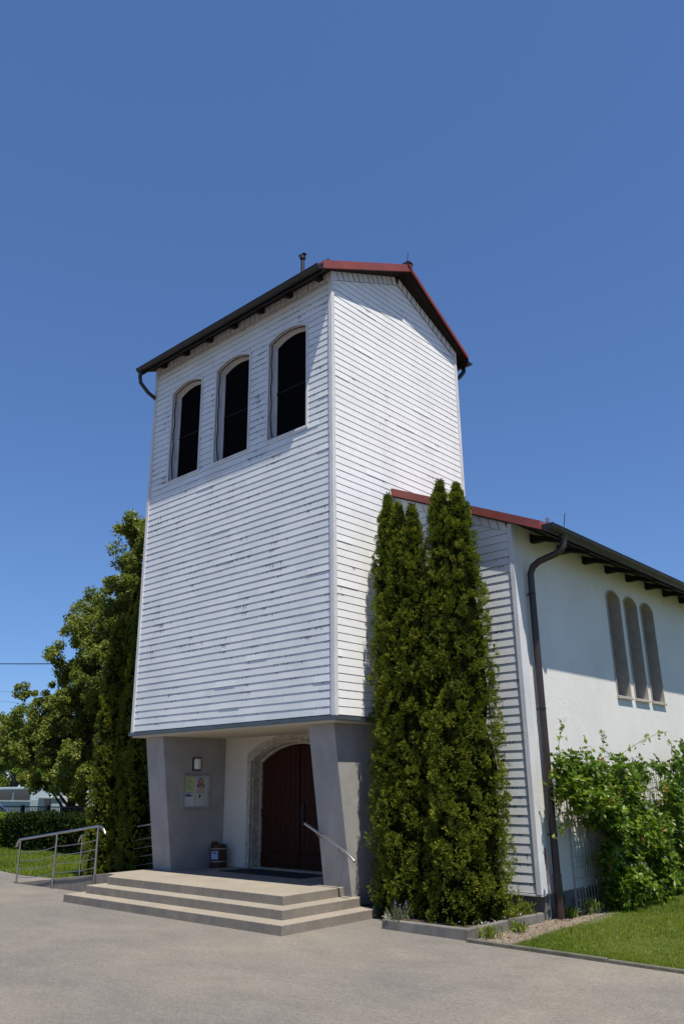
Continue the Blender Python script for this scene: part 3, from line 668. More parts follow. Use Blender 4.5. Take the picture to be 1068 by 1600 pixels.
def railing(y, xs, x_start, x_end, label, wires=4, bend=True, foot=None):
    t_ = thing('ramp_railing', (xs[0], y, 0), label, 'railing', 'steel railings along the ramp')
    org = (xs[0], y, 0)
    def rz(x): return max(0, min(PZ, (x + 8.95) / 3.495 * PZ))
    H = .84
    for i, x in enumerate(xs):
        mb = MB(org); z0 = foot[i] if foot else rz(x); mb.tube([(x, y, z0), (x, y, rz(x) + H)], .021, M['steel'], 12)
        mb.tube([(x, y, z0), (x, y, z0 + .012)], .045, M['steel'], 12); mb.build('post', t_)
    mb = MB(org); n = 8
    pts = [(x_start - .16, y, rz(x_start) + H - .13), (x_start - .12, y, rz(x_start) + H - .05), (x_start - .04, y, rz(x_start) + H + .015)]
    pts += [(x_start + (x_end - x_start) * k / n, y, rz(x_start + (x_end - x_start) * k / n) + H + .02) for k in range(n + 1)]
    if bend: pts += [(x_end + .12, y, rz(x_end) + H + .01), (x_end + .2, y, rz(x_end) + H - .04), (x_end + .25, y, rz(x_end) + H - .11)]
    mb.tube(pts, .024, M['steel'], 12); mb.build('handrail', t_)
    for k in range(wires):
        mb = MB(org); h = .12 + k * .165; a = xs[0]; b_ = x_end
        P_ = []
        for q in range(25):
            x = a + (b_ - a) * q / 24
            seg = [j for j in range(len(xs) - 1) if xs[j] <= x <= xs[j + 1]]; sag = 0
            if seg: j = seg[0]; tt = (x - xs[j]) / (xs[j + 1] - xs[j]); sag = .045 * 4 * tt * (1 - tt) * (1 if j == 0 else .5)
            P_.append((x, y, rz(x) + h - sag))
        mb.tube(P_, .006, M['steel'], 6); mb.build('cable', t_)
    return t_
railing(-.45, [-8.86, -7.36, -5.85], -8.86, -5.85, 'front steel railing of the ramp, with three posts and sagging cables', 4, True, [0, -.0, .1])
railing(.90, [-8.62, -7.6, -5.6], -8.60, -5.45, 'rear steel railing of the ramp, partly hidden behind the front one', 4, False)
mb = MB((-7.36, -.45, 0)); 
hr = thing('wall_handrail', (-.4, .4, .8), 'short sloping steel handrail fixed to the front of the right porch pier', 'handrail')
mb = MB((-.4, .4, .8)); yh = .34
mb.tube([(-1.0, yh, 1.315), (-.55, yh, 1.12), (-.15, yh, .935), (-.02, yh - .0, .86), (.07, yh, .79)], .022, M['steel'], 12); mb.build('rail', hr)
for x, z in ((-.76, 1.19), (-.27, .965)):
    mb = MB((-.4, .4, .8)); mb.tube([(x, yh, z), (x + .01, yh + .05, z - .06), (x + .02, .43 + .02 * (z < 1), z - .06)], .010, M['rust'], 8); mb.tube([(x + .02, .425 + .04 * (z < 1), z - .06), (x + .02, .46 + .04 * (z < 1), z - .06)], .035, M['rust'], 12); mb.build('bracket', hr)

# ================================================================ PORCH FITTINGS
nb = thing('notice_board', (-4.8, 1.04, 1.5), 'glazed notice board with silver frame and posters on the left porch pier', 'notice board'); og = (-4.8, 1.04, 1.5)
XB = -4.8
mb = MB(og); a0, a1, b0, b1 = .71, 1.38, 1.485, 2.145
for p, q in (((a0, b0), (a0 + .035, b1)), ((a1 - .035, b0), (a1, b1)), ((a0 + .035, b0), (a1 - .035, b0 + .035)), ((a0 + .035, b1 - .035), (a1 - .035, b1))): mb.box((XB, p[0], p[1]), (XB + .05, q[0], q[1]), M['alu'])
mb.build('frame', nb, .004)
mb = MB(og); mb.box((XB, a0 + .03, b0 + .03), (XB + .018, a1 - .03, b1 - .03), M['board']); mb.build('backing', nb)
def sticker(mb, y0, z0, y1, z1, c, d=.02): mb.box((XB + d, y0, z0), (XB + d + .002, y1, z1), c)
mb = MB(og); sticker(mb, .765, 1.83, .99, 2.085, col('leaflet_green', (.40, .47, .20)))
for k in range(5): sticker(mb, .80 + .02 * (k % 2), 1.87 + k * .04, .96 - .03 * (k % 3), 1.885 + k * .04, col('leaflet_text', (.16, .26, .20)), .0225)
for k, (yy, zz) in enumerate(((.78, 1.85), (.95, 2.03), (.79, 2.02), (.955, 1.86))): sticker(mb, yy - .01, zz - .015, yy + .03, zz + .03, col('leaflet_lime', (.55, .58, .08)), .0225)
o = mb.build('leaflet', nb); tag(o, 'yellow green leaflet with lines of dark writing')
mb = MB(og); sticker(mb, .775, 1.55, .98, 1.81, col('poster_white', (.55, .57, .56))); sticker(mb, .79, 1.785, .97, 1.80, col('poster_navy', (.05, .06, .2)), .0225)
sticker(mb, .79, 1.72, .95, 1.77, col('poster_navy', (.05, .06, .2)), .0225); sticker(mb, .895, 1.745, .945, 1.768, col('poster_grey', (.35, .36, .45)), .0255)
for k in range(5): sticker(mb, .80, 1.57 + k * .025, .92 + .02 * (k % 3), 1.577 + k * .025, col('poster_grey', (.35, .36, .45)), .0225)
o = mb.build('leaflet', nb); tag(o, 'white leaflet with a dark blue banner and grey writing')
mb = MB(og); sticker(mb, 1.06, 1.78, 1.25, 2.09, col('poster_sky', (.32, .40, .46)))
def disc(mb, y, z, ry, rz_, c, d): mb.prism([(XB + d, y + ry * math.cos(q * math.pi / 8), z + rz_ * math.sin(q * math.pi / 8)) for q in range(16)], (.002, 0, 0), c)
disc(mb, 1.155, 1.975, .075, .055, col('poster_red', (.45, .14, .09)), .0225); disc(mb, 1.155, 2.03, .045, .045, col('poster_hair', (.03, .02, .03)), .025); disc(mb, 1.155, 2.02, .026, .034, col('poster_skin', (.5, .28, .2)), .0275)
sticker(mb, 1.065, 1.905, 1.245, 1.945, col('poster_hair', (.03, .02, .03)), .0305); sticker(mb, 1.10, 1.918, 1.21, 1.932, col('poster_white', (.55, .57, .56)), .0335)
sticker(mb, 1.07, 1.79, 1.24, 1.90, col('poster_peach', (.48, .30, .24)), .0225)
o = mb.build('poster', nb); tag(o, 'portrait poster with red, black band and peach colours')
mb = MB(og); sticker(mb, 1.075, 1.54, 1.22, 1.765, col('poster_pale', (.47, .49, .47))); disc(mb, 1.145, 1.73, .025, .027, col('poster_hair', (.03, .02, .03)), .0225); disc(mb, 1.135, 1.70, .012, .012, col('poster_hair', (.03, .02, .03)), .0225)
sticker(mb, 1.11, 1.60, 1.17, 1.612, col('poster_grey', (.35, .36, .45)), .0225); o = mb.build('leaflet', nb); tag(o, 'pale leaflet with a small black emblem')
mb = MB(og); mb.tube([(XB + .05, a1 - .018, 1.80), (XB + .06, a1 - .018, 1.80)], .010, M['iron'], 10); mb.build('lock', nb)
lp = thing('wall_lamp', (-4.8, 1.05, 2.35), 'box wall lamp with frosted glass above the notice board', 'lamp'); og = (-4.8, 1.05, 2.35)
mb = MB(og); mb.box((XB, .935, 2.215), (XB + .02, 1.165, 2.475), M['iron']); mb.box((XB + .02, .965, 2.235), (XB + .075, 1.135, 2.252), M['alu']); mb.box((XB + .02, .965, 2.44), (XB + .075, 1.135, 2.457), M['alu']); mb.build('back_plate', lp, .004)
mb = MB(og); n = 10; mb.prism([(XB + .021 + .075 * math.sin(math.pi * k / n), 1.05 - .08 * math.cos(math.pi * k / n), 2.2525) for k in range(n + 1)], (0, 0, .187), M['lampglass']); mb.build('glass_shade', lp)
# wrapped parcel
pc = thing('paper_parcel', (-4.58, 1.52, PZ), 'brown wrapped tubular parcel with pale straps and a blue label on the landing', 'parcel'); og = (-4.58, 1.52, PZ)
mb = MB(og); rr = random.Random(8)
rings = []
for z, r_ in ((0, .155), (.03, .168), (.13, .166), (.30, .164), (.37, .162), (.415, .156), (.43, .12)):
    rings.append([(-4.58 + r_ * math.cos(k * math.pi / 4 + .2) * 1.0, 1.52 + r_ * math.sin(k * math.pi / 4 + .2), PZ + z) for k in range(8)])
for A, B in zip(rings, rings[1:]): mb.add(A + B, [(k, (k + 1) % 8, 8 + (k + 1) % 8, 8 + k) for k in range(8)], M['kraft'])
mb.add(rings[-1], [tuple(range(8))], M['kraft'])
mb.hexa([(-4.72, 1.44, PZ + 0.415), (-4.60, 1.40, PZ + 0.415), (-4.57, 1.55, PZ + 0.415), (-4.70, 1.58, PZ + 0.415), (-4.71, 1.45, PZ + 0.470), (-4.62, 1.42, PZ + 0.455), (-4.60, 1.53, PZ + 0.455), (-4.69, 1.56, PZ + 0.475)], M['kraft'])
mb.build('wrapping', pc, .008)
for z in (.115, .35):
    mb = MB(og); mb.tube([(-4.58 + .174 * math.cos(k * math.pi / 4 + .2), 1.52 + .174 * math.sin(k * math.pi / 4 + .2), PZ + z) for k in range(9)], .006, M['soffit'], 6, False); mb.build('strap', pc)
mb = MB(og); d = Vector((math.cos(-1.05), math.sin(-1.05), 0)); s_ = Vector((-d.y, d.x, 0)); c_ = Vector((-4.58, 1.52, PZ + .235)) + d * .160 - s_ * .02
for w_, h_, m_, off in ((.07, .075, col('label_blue', (.30, .36, .58)), .0), (.04, .012, col('label_ink', (.06, .07, .15)), .004)):
    q = c_ + d * off + Vector((0, 0, .04 if off else 0))
    mb.hexa([q - s_ * w_ - Vector((0, 0, h_)), q + s_ * w_ - Vector((0, 0, h_)), q + s_ * w_ + d * .004 - Vector((0, 0, h_)), q - s_ * w_ + d * .004 - Vector((0, 0, h_)), q - s_ * w_ + Vector((0, 0, h_)), q + s_ * w_ + Vector((0, 0, h_)), q + s_ * w_ + d * .004 + Vector((0, 0, h_)), q - s_ * w_ + d * .004 + Vector((0, 0, h_))], m_)
mb.build('address_label', pc)
mb = MB((-2.9, 1.2, PZ)); mb.prism([(-3.98, 1.04, PZ + .001), (-1.75, .98, PZ + .001), (-1.72, 1.60, PZ + .001), (-3.72, 1.66, PZ + .001)], (0, 0, .012), M['rubber'])
tag(mb.build('doormat', bevel=.003), 'wide dark rubber doormat lying before the door', 'doormat')

# ================================================================ PLANTS
def thuja(label, cx, cy, stems, seed, dens=1.0, group='columnar evergreens by the tower'):
    T_ = thing('columnar_thuja', (cx, cy, .05), label, 'tree', group); g = np.random.default_rng(seed); og = (cx, cy, .05)
    Cs = []; Rs = []; Bs = []
    mbt = MB(og); core = MB(og)
    for (dx, dy, H, r) in stems:
        bx, by = cx + dx, cy + dy
        def prof(h):  # h 0..1
            return r * np.interp(h, [0, .04, .15, .45, .7, .85, .94, 1], [.80, .97, 1.0, .90, .74, .56, .34, .07])
        n = int(480 * H / 6.7 * (r / .55) * dens); hs = 1 - (1 - g.random(n)) ** 1.0
        hs = (np.arange(n) + g.random(n)) / n
        ang = np.arange(n) * 2.39996 + g.normal(0, .35, n)
        pr = prof(hs) * (1.0 - .34 * g.random(n) ** 1.6)
        cr = np.clip(.112 * g.uniform(.65, 1.4, n) * np.interp(hs, [0, .8, 1], [1.1, .85, .5]), .04, .3)
        rad = np.maximum(pr - cr * .55, 0)
        c = np.stack([bx + rad * np.cos(ang) , by + rad * np.sin(ang), .06 + hs * (H - .12)], 1)
        c[:, :2] += (np.array([g.normal(0, .03), g.normal(0, .03)]))
        Cs.append(c); Rs.append(cr); Bs.append(np.tile([bx, by], (n, 1)))
        mbt.tube([(bx, by, .0), (bx, by, H * .9)], [.06, .01], M['bark'], 8)
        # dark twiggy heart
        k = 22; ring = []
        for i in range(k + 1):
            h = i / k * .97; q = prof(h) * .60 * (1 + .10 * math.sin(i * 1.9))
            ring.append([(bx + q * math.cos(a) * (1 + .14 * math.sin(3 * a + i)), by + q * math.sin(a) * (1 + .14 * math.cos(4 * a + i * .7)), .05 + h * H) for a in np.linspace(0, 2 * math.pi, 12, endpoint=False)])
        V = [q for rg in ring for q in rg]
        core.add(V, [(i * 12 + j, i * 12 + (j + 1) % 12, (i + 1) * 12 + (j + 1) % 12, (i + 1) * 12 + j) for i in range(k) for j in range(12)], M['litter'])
    mbt.build('trunk', T_); core.build('inner_branches', T_)
    C_ = np.concatenate(Cs); Rr = np.concatenate(Rs); B_ = np.concatenate(Bs)
    per = 360
    P, d = shell(C_, Rr, per, g, 1.2, .62, 1.0)
    lobe = np.repeat(g.random(len(C_)) * .6, per); bb = np.repeat(B_, per, 0)
    outw = P - np.column_stack([bb, P[:, 2]]); outw /= np.linalg.norm(outw, axis=1)[:, None] + 1e-6
    keep = (d * outw).sum(1) > -.35; P, d, outw, lobe = P[keep], d[keep], outw[keep], lobe[keep]
    # fan sprays: gather leaves in little tufts
    nt_ = len(P) // 8; pm = g.permutation(len(P))[:nt_]; ti = g.integers(0, nt_, len(P)); tuft = P[pm]; idx = pm[ti]
    P2 = tuft[ti] + g.normal(0, .013, (len(P), 3))
    d2 = d[idx]; o2 = outw[idx]; l2 = lobe[idx]
    N = d2 * .95 + o2 * .3 + np.array([0, 0, .55])
    tr = g.random(nt_)[ti]
    rnd = l2 * .8 + tr * .2 + g.random(len(P)) * .22 + np.clip((d2 * o2).sum(1), 0, 1) * .12
    rnd = np.where(g.random(len(P)) < .012, .97, np.minimum(rnd, .93))
    leaves('foliage', T_, M['thuja'], P2, N, .030, .42, seed + 1, .1, rnd, .3, spread=.6, org=og)
    return T_
thuja('left evergreen column of the pair right of the porch, with three pointed tips', .66, .86, [(-.20, .06, 6.86, .48), (.14, -.02, 6.62, .50), (.38, -.06, 6.50, .46)], 21)
thuja('right evergreen column of the pair right of the porch, with two pointed tips', 1.78, .86, [(-.16, .04, 6.82, .54), (.15, .05, 6.70, .55), (.04, -.22, 3.4, .50)], 31)
thuja('tall dark evergreen column standing in shade left of the tower', -7.2, 1.18, [(-.46, .08, 6.8, .47), (.02, .0, 6.95, .54), (.50, -.04, 6.6, .52)], 41, .9)
thuja('sunlit evergreen column at the outer edge left of the tower', -7.76, .84, [(.0, .0, 5.7, .38)], 51, .9)

def limb_tree(name, label, cat, base, height, r0, clumps, m, seed, per=650, size=.12, asp=.62, group=None, zs=.8, limb_every=2, trunk_h=.55):
    """tapered trunk with limbs reaching the clumps; clumps: list of (x,y,z,r)"""
    T_ = thing(name, base, label, cat, group); g = np.random.default_rng(seed); rr = random.Random(seed)
    bx, by, bz = base; mb = MB(base)
    tp = [(bx, by, bz - .05), (bx + .1, by, bz + height * .2), (bx - .05, by + .1, bz + height * .45), (bx + .05, by, bz + height * .85)]
    mb.tube(tp, [r0, r0 * .8, r0 * .5, r0 * .12], M['bark'], 10); mb.build('trunk', T_)
    mb = MB(base)
    for i, (x, y, z, r) in enumerate(clumps):
        if i % limb_every: continue
        zs0 = max(bz + height * .12, min(z - 1.2, bz + height * .7)); p0 = Vector((bx, by, zs0)); p1 = Vector((x, y, z)); mid = p0.lerp(p1, .5) + Vector((rr.uniform(-.2, .2), rr.uniform(-.2, .2), rr.uniform(.0, .5)))
        mb.tube([p0, mid, p1], [r0 * .3, r0 * .17, r0 * .04], M['bark'], 6)
    mb.build('limbs', T_)
    # every clump breaks into sub-clumps
    C_ = []; Rr = []
    for (x, y, z, r) in clumps:
        k = 7
        for j in range(k):
            d = g.normal(size=3); d /= np.linalg.norm(d); d[2] *= .8
            C_.append(np.array([x, y, z]) + d * r * g.uniform(.3, .95)); Rr.append(r * g.uniform(.28, .5))
    C_ = np.array(C_); Rr = np.array(Rr); P, d = shell(C_, Rr, per // 7, g, zs, .35, 1.12)
    lob = np.repeat(g.random(len(C_)), per // 7)
    N = d * .6 + np.array([0, 0, -.25])
    leaves('crown', T_, m, P, N, size, asp, seed + 5, 0, lob * .45 + g.random(len(P)) * .5, .3, spread=1.1, org=base)
    return T_
def fill(poly, y0, y1, n, r, seed):
    g = random.Random(seed); xs = [p[0] for p in poly]; zs_ = [p[1] for p in poly]; out = []
    def inside(x, z):
        c = False; j = len(poly) - 1
        for i in range(len(poly)):
            (xi, zi), (xj, zj) = poly[i], poly[j]
            if (zi > z) != (zj > z) and x < (xj - xi) * (z - zi) / (zj - zi) + xi: c = not c
            j = i
        return c
    while len(out) < n:
        x = g.uniform(min(xs), max(xs)); z = g.uniform(min(zs_), max(zs_))
        if inside(x, z): out.append((x, g.uniform(y0, y1), z, r * g.uniform(.7, 1.25)))
    return out
limb_tree('linden_tree', 'tall leafy linden tree rising just left of the tower', 'tree', (-19.3, 9.2, 0), 12.5, .28,
          fill([(-18.6, 12.7), (-20.3, 11.9), (-21.3, 10.6), (-22.7, 9.9), (-23.3, 9.0), (-23.0, 7.4), (-21.8, 6.9), (-21.5, 5.0), (-17, 4.2), (-14.8, 7), (-15.5, 11)], 7.6, 11.5, 120, .78, 61) + fill([(-18, 13.3), (-20.2, 12.2), (-21.2, 10.8), (-20, 9.3), (-16, 9.5)], 8.3, 10.5, 26, .62, 64) + fill([(-23.6, 7.6), (-24.4, 6.2), (-22, 5), (-19, 5), (-19, 9), (-21.5, 9.5)], 8, 10.5, 30, .7, 63), M['linden'], 61, 1250, .12)
limb_tree('linden_tree', 'broad leafy linden with low drooping branches over the hedge', 'tree', (-23.2, 9.0, 0), 6.4, .22,
          fill([(-24.0, 6.5), (-25.3, 5.9), (-26.0, 4.6), (-28.2, 3.5), (-28.6, 2.9), (-25.8, 2.55), (-24.3, 2.3), (-20.6, 2.0), (-19.6, 2.4), (-19.3, 5.6), (-21.5, 6.2)], 7.0, 10.5, 110, .62, 71) + fill([(-23.6, 3.0), (-23.4, 1.7), (-21.5, 1.25), (-19.0, 1.2), (-18.6, 3.0)], 7.6, 10.2, 26, .5, 72), M['linden'], 71, 1000, .11)
limb_tree('birch_tree', 'airy grey green tree seen beyond the linden branches', 'tree', (-38.5, 18, 0), 8.5, .16, fill([(-38.0, 8.9), (-39.3, 8.0), (-40.2, 6.5), (-40.0, 3), (-36, 3), (-36, 7)], 17, 19, 16, .8, 81), M['willow'], 81, 420, .16)
limb_tree('young_maple', 'bright green tree at the left edge of the picture', 'tree', (-37.8, 13.8, 0), 7.6, .16, fill([(-37.9, 7.6), (-39.2, 6.6), (-40.5, 4.5), (-40, 2.6), (-36.6, 2.6), (-36.4, 4.6), (-37.2, 6)], 12.8, 15, 24, .7, 91), M['bright'], 91, 700, .14)
# background trees further off
for k, (x, y, h) in enumerate(((-47, 19, 6.5), (-42, 24, 7.5), (-35, 26, 7.0), (-29, 25, 7.5))):
    lab = ['low dark tree farthest left behind the van', 'dark round tree behind the grey green one', 'dark broad tree directly behind the linden', 'dark tree behind the red brown wall'][k]
    limb_tree('background_tree', lab, 'tree', (x, y, 0), h, .2, fill([(x - 3, 1.5), (x - 3.2, h * .6), (x, h * .95), (x + 3.2, h * .6), (x + 3, 1.5)], y - 1, y + 1, 16, 1.2, 100 + k), M['linden'], 100 + k, 700, .26, group='trees beyond the street')

# hedge
def hedge(label, x0, x1, y, h, w, m, seed, dens=900, size=.075):
    T_ = thing('hedge', ((x0 + x1) / 2, y, 0), label, 'hedge', 'clipped hedge along the lawn'); og = T_.location; g = np.random.default_rng(seed)
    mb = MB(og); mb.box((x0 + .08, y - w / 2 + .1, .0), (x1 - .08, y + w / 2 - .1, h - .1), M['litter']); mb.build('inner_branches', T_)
    A_f = (x1 - x0) * h; A_t = (x1 - x0) * w; nf, nt_ = int(A_f * dens), int(A_t * dens)
    P1 = np.column_stack([g.uniform(x0, x1, nf), np.full(nf, y - w / 2), g.uniform(0.02, h, nf)]); P2 = np.column_stack([g.uniform(x0, x1, nt_), g.uniform(y - w / 2, y + w / 2, nt_), np.full(nt_, h)])
    ne = int(w * h * dens); P3 = np.column_stack([np.full(ne, x1), g.uniform(y - w / 2, y + w / 2, ne), g.uniform(0, h, ne)])
    P = np.concatenate([P1, P2, P3]); P += g.normal(0, .05, P.shape) + (np.sin(P[:, [0]] * 3.1) * .05 + np.sin(P[:, [0]] * 7.7 + P[:, [2]] * 5) * .05) * np.array([0, 1, .6])
    N = np.concatenate([np.tile([0, -1, .3], (nf, 1)), np.tile([0, 0, 1.], (nt_, 1)), np.tile([1, 0, .3], (ne, 1))])
    leaves('foliage', T_, m, P, N, size, .6, seed + 1, .2, None, .3, spread=1.0, org=og); return T_
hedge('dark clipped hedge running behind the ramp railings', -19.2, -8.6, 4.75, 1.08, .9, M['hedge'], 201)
hedge('sunlit clipped hedge section at the left edge', -34, -19.3, 4.55, 1.03, 1.2, M['bright'], 211, 500)  # lit end of the hedge: brighter leaf colour paints the sunlight

# creeper on wire trellis
tr_ = thing('wire_trellis', (2.78, 7, 0), 'galvanised wire mesh trellis standing in front of the stucco wall', 'trellis'); og = tr_.location
mb = MB(og); y0, y1 = 2.42, 14.5; TX = 2.64
y = y0
while y <= y1: mb.tube([(TX, y, .05), (TX, y, 2.12)], .0048, M['wire'], 4, False); y += .10
z = .08
while z <= 2.12: mb.tube([(TX + .006, y0, z), (TX + .006, y1, z)], .0048, M['wire'], 4, False); z += .15
mb.build('mesh', tr_)
for y in (2.42, 5.0, 7.5, 10, 12.5): 
    mb = MB(og); mb.tube([(TX - .02, y, 0), (TX - .02, y, 2.14)], .010, M['wire'], 8); mb.build('post', tr_)
def creeper(name, label, yr, dens, top, low, seed, n, xoff=(.0, .38), cat='climber', extra=None):
    yc = sum(yr) / 2
    T_ = thing(name, (2.8, yc, 0), label, cat, 'creepers on the wire trellis'); og = T_.location; g = np.random.default_rng(seed)
    # lumps
    pts = []
    lump = np.column_stack([g.uniform(*yr, 400), g.uniform(0, 2.8, 400)]); lump = np.array([q for q in lump if low(q[0]) + .12 < q[1] < top(q[0]) - .12])[:int(n / 46)]
    if extra: lump = np.concatenate([lump, np.array(extra)])
    li = g.integers(0, len(lump), n); YZ = lump[li] + g.normal(0, .12, (n, 2))
    ok = (YZ[:, 1] > np.array([low(a) for a in YZ[:, 0]]) - .03) & (YZ[:, 1] < np.array([top(a) for a in YZ[:, 0]]) + .06) & (YZ[:, 0] > yr[0] - .05) & (np.sin(YZ[:, 0] * 3.7 + 1.3 * np.sin(YZ[:, 1] * 3.1)) + np.sin(YZ[:, 1] * 5.1 + YZ[:, 0] * 1.9) + g.normal(0, .25, len(YZ)) > -1.12); YZ = YZ[ok]; li = li[ok]
    dep = (g.random(len(lump)) ** 1.5 * .42)[li] + g.uniform(xoff[0], xoff[1] * .6, len(YZ))
    P = np.column_stack([2.62 + dep, YZ])
    # five leaflets
    cen = P; k = 5; PP = []; NN = []; base_d = g.normal(0, 1, (len(P), 3)) + np.array([.9, -.35, -.5]); base_d /= np.linalg.norm(base_d, axis=1)[:, None]
    nor = np.array([.8, -.2, .9]) + g.normal(0, .45, (len(P), 3)); side = np.cross(nor, base_d); side /= np.linalg.norm(side, axis=1)[:, None]
    rn = []; base_r = (g.random(len(lump)) * .35)[li] + g.random(len(P)) * .5; base_r = np.where(g.random(len(P)) < .012, 1, np.minimum(base_r, .93))
    for a in (-1.25, -.62, 0, .62, 1.25):
        d = base_d * math.cos(a) + side * math.sin(a); PP.append(cen + d * .052); NN.append(d); rn.append(base_r)
    PP = np.concatenate(PP); NN = np.concatenate(NN); rn = np.concatenate(rn) + g.uniform(-.04, .04, len(PP))
    leaves('leaves', T_, M['vine'], PP, NN, .090, .46, seed + 3, 0, rn, .35, spread=.18, org=og)
    mb = MB(og); rr = random.Random(seed)
    ys = [rr.uniform(max(yr[0], 2.9), yr[1]) for _ in range(int((yr[1] - yr[0]) * 2.2))]
    for y_ in ys:
        p = Vector((2.66, y_, 0.02)); L_ = [p.copy()]
        while p.z < top(p.y) - .2: p = p + Vector((rr.uniform(-.02, .03), rr.uniform(-.12, .10), .16)); L_.append(p.copy())
        if len(L_) > 2: mb.tube(L_, [.012 * (1 - .7 * i / len(L_)) + .002 for i in range(len(L_))], M['stem'], 5)
    mb.build('stems', T_); return T_
def topf(y): return 2.42 + .13 * math.sin(y * 2.1 + .6) + .10 * math.sin(y * 5.3) + (.22 if y > 6.2 else 0) - (.25 if 3.3 < y < 4.3 else 0)
def lowf(y): return max(0.0, 1.72 - max(0, y - 2.15) * 1.1 - (1.5 if y > 3.0 else 0)) 
c1 = creeper('creeper', 'creeper cluster hanging beside the brown downpipe', (1.80, 4.4), 1, topf, lambda y: 1.5 if y < 2.5 else (1.25 if y < 2.9 else (.75 if y < 3.15 else 0.02)), 301, 4300, extra=[(1.98, 2.3), (2.02, 2.05), (2.05, 1.8), (2.2, 2.4), (2.25, 2.15), (2.3, 1.85), (2.45, 2.2), (2.5, 1.7), (2.6, 2.3), (2.15, 1.65), (2.75, 1.5), (2.85, 1.3), (2.9, 1.7), (3.05, 1.05), (3.0, 1.45), (3.2, .7), (3.2, 1.2), (3.25, .3), (2.7, 1.9), (3.4, .5)])
creeper('creeper', 'middle creeper under the narrow windows', (4.1, 7.2), 1, topf, lambda y: .02, 311, 3600)
creeper('creeper', 'tallest creeper thicket at the right edge of the picture', (6.9, 12.5), 1, topf, lambda y: .02, 321, 4900)
# loose shoots
g = np.random.default_rng(5); lp_ = []; ln_ = []
for pts in ([(2.7, 2.25, 2.2), (2.72, 2.15, 2.45), (2.74, 2.28, 2.7), (2.75, 2.2, 2.85)], [(2.75, 2.2, 1.9), (2.8, 2.05, 1.95), (2.82, 1.9, 1.85), (2.8, 1.8, 1.6)], [(2.8, 2.3, 1.7), (2.9, 2.15, 1.5), (2.88, 2.05, 1.25)], [(2.75, 2.35, 1.6), (2.82, 1.95, 1.28), (2.8, 1.72, 1.18)],
            [(2.7, 3.6, 2.2), (2.75, 3.7, 2.55), (2.74, 3.65, 2.75)], [(2.7, 4.6, 2.4), (2.78, 5.2, 2.6), (2.8, 5.9, 2.75), (2.8, 6.4, 2.8)]):
    mb = MB(c1.location); mb.tube(pts, .004, M['stem'], 5); mb.build('loose_shoot', c1)
    for a, b_ in zip(pts, pts[1:]):
        for q in range(5):
            c_ = np.array(a) + (np.array(b_) - np.array(a)) * g.random() + g.normal(0, .025, 3)
            for w_ in range(4): lp_.append(c_ + g.normal(0, .022, 3)); ln_.append(g.normal(size=3) + np.array([.6, -.2, -.2]))
leaves('shoot_leaves', c1, M['vine'], np.array(lp_), np.array(ln_), .07, .5, 9, 0, np.clip(.5 + .45 * g.random(len(lp_)), 0, 1), .3, spread=.2, org=c1.location)

# small plants in the bed and along the wall
def tuftplant(name, label, cx, cy, z, n, h, r, m, seed, group=None, asp=.22, size=.09, cat='plant'):
    g = np.random.default_rng(seed); T_ = thing(name, (cx, cy, z), label, cat, group)
    P = np.column_stack([cx + g.normal(0, r, n), cy + g.normal(0, r, n), z + g.uniform(.01, h, n)]); N = np.column_stack([(P[:, 0] - cx) * 3, (P[:, 1] - cy) * 3, np.full(n, 1.)])
    leaves('leaves', T_, m, P, N, size, asp, seed, .3, None, .3, spread=.7, org=T_.location)
    mb = MB(T_.location)
    for k in range(4): mb.tube([(cx, cy, z - .02), (cx + g.normal(0, r * .5), cy + g.normal(0, r * .5), z + h * .8)], .003, M['stem'], 4)
    mb.build('stems', T_); return T_
fl = tuftplant('flowering_plant', 'small plant with lilac flower spikes leaning over the kerb', 1.14, .06, .08, 150, .17, .09, M['willow'], 401)
g = np.random.default_rng(402)
for (dx, dy, z) in ((-.03, -.06, .33), (.14, -.02, .32), (.05, -.05, .27)):
    pp = []
    for k in range(30): q = g.random(); pp.append((1.14 + dx + g.normal(0, .012) * (1.2 - q), .06 + dy + g.normal(0, .012) * (1.2 - q), z - .05 + q * .10))
    pp = np.array(pp); leaves('flower_spike', fl, M['lilac'], pp, np.tile([0, 0, 1.], (len(pp), 1)), .022, .7, 403, 0, None, .3, org=fl.location)
mb = MB(fl.location)
for (dx, dy, z) in ((-.03, -.06, .34), (.14, -.02, .33), (.05, -.05, .30), (-.14, -.1, .20)): mb.tube([(1.14, .06, .08), (1.14 + dx * .6, .06 + dy, z * .7), (1.14 + dx, .06 + dy, z)], .0025, M['willow'], 4)
mb.build('flower_stalks', fl)
weeds = [((2.55, .12), 'green weed tuft at the corner of the kerb', .13, .07), ((2.62, .75), 'green weed tuft beside the long side of the kerb', .11, .06), ((2.22, 1.2), 'weeds growing in the bed behind the right evergreen', .16, .08),
         ((2.28, 1.55), 'weeds in the bed against the plinth', .18, .06), ((2.62, 2.75), 'weeds at the foot of the trellis near the downpipe', .2, .09), ((2.58, 2.3), 'small weed right behind the downpipe foot', .14, .05), ((2.6, 3.5), 'leafy weeds under the creeper stems', .3, .14)]
for k, ((x, y), lab, h, r_) in enumerate(weeds): tuftplant('weed', lab, x, y, .08 if x < 2.4 else .01, int(160 + 300 * h), h, r_, M['grass'], 420 + k, 'weeds along the kerb and wall', .2, .08)
g = np.random.default_rng(430); n = 260
P = np.column_stack([g.uniform(1.75, 2.3, n), g.uniform(.35, 1.6, n), g.uniform(.09, .14, n)])
o = leaves('clover_flowers', None, M['white_petal'], P, np.tile([0, 0, 1.], (n, 1)), .022, .8, 431, 0, None); tag(o, 'scattered small white flowers in the planting bed', 'flowers', kind='stuff')
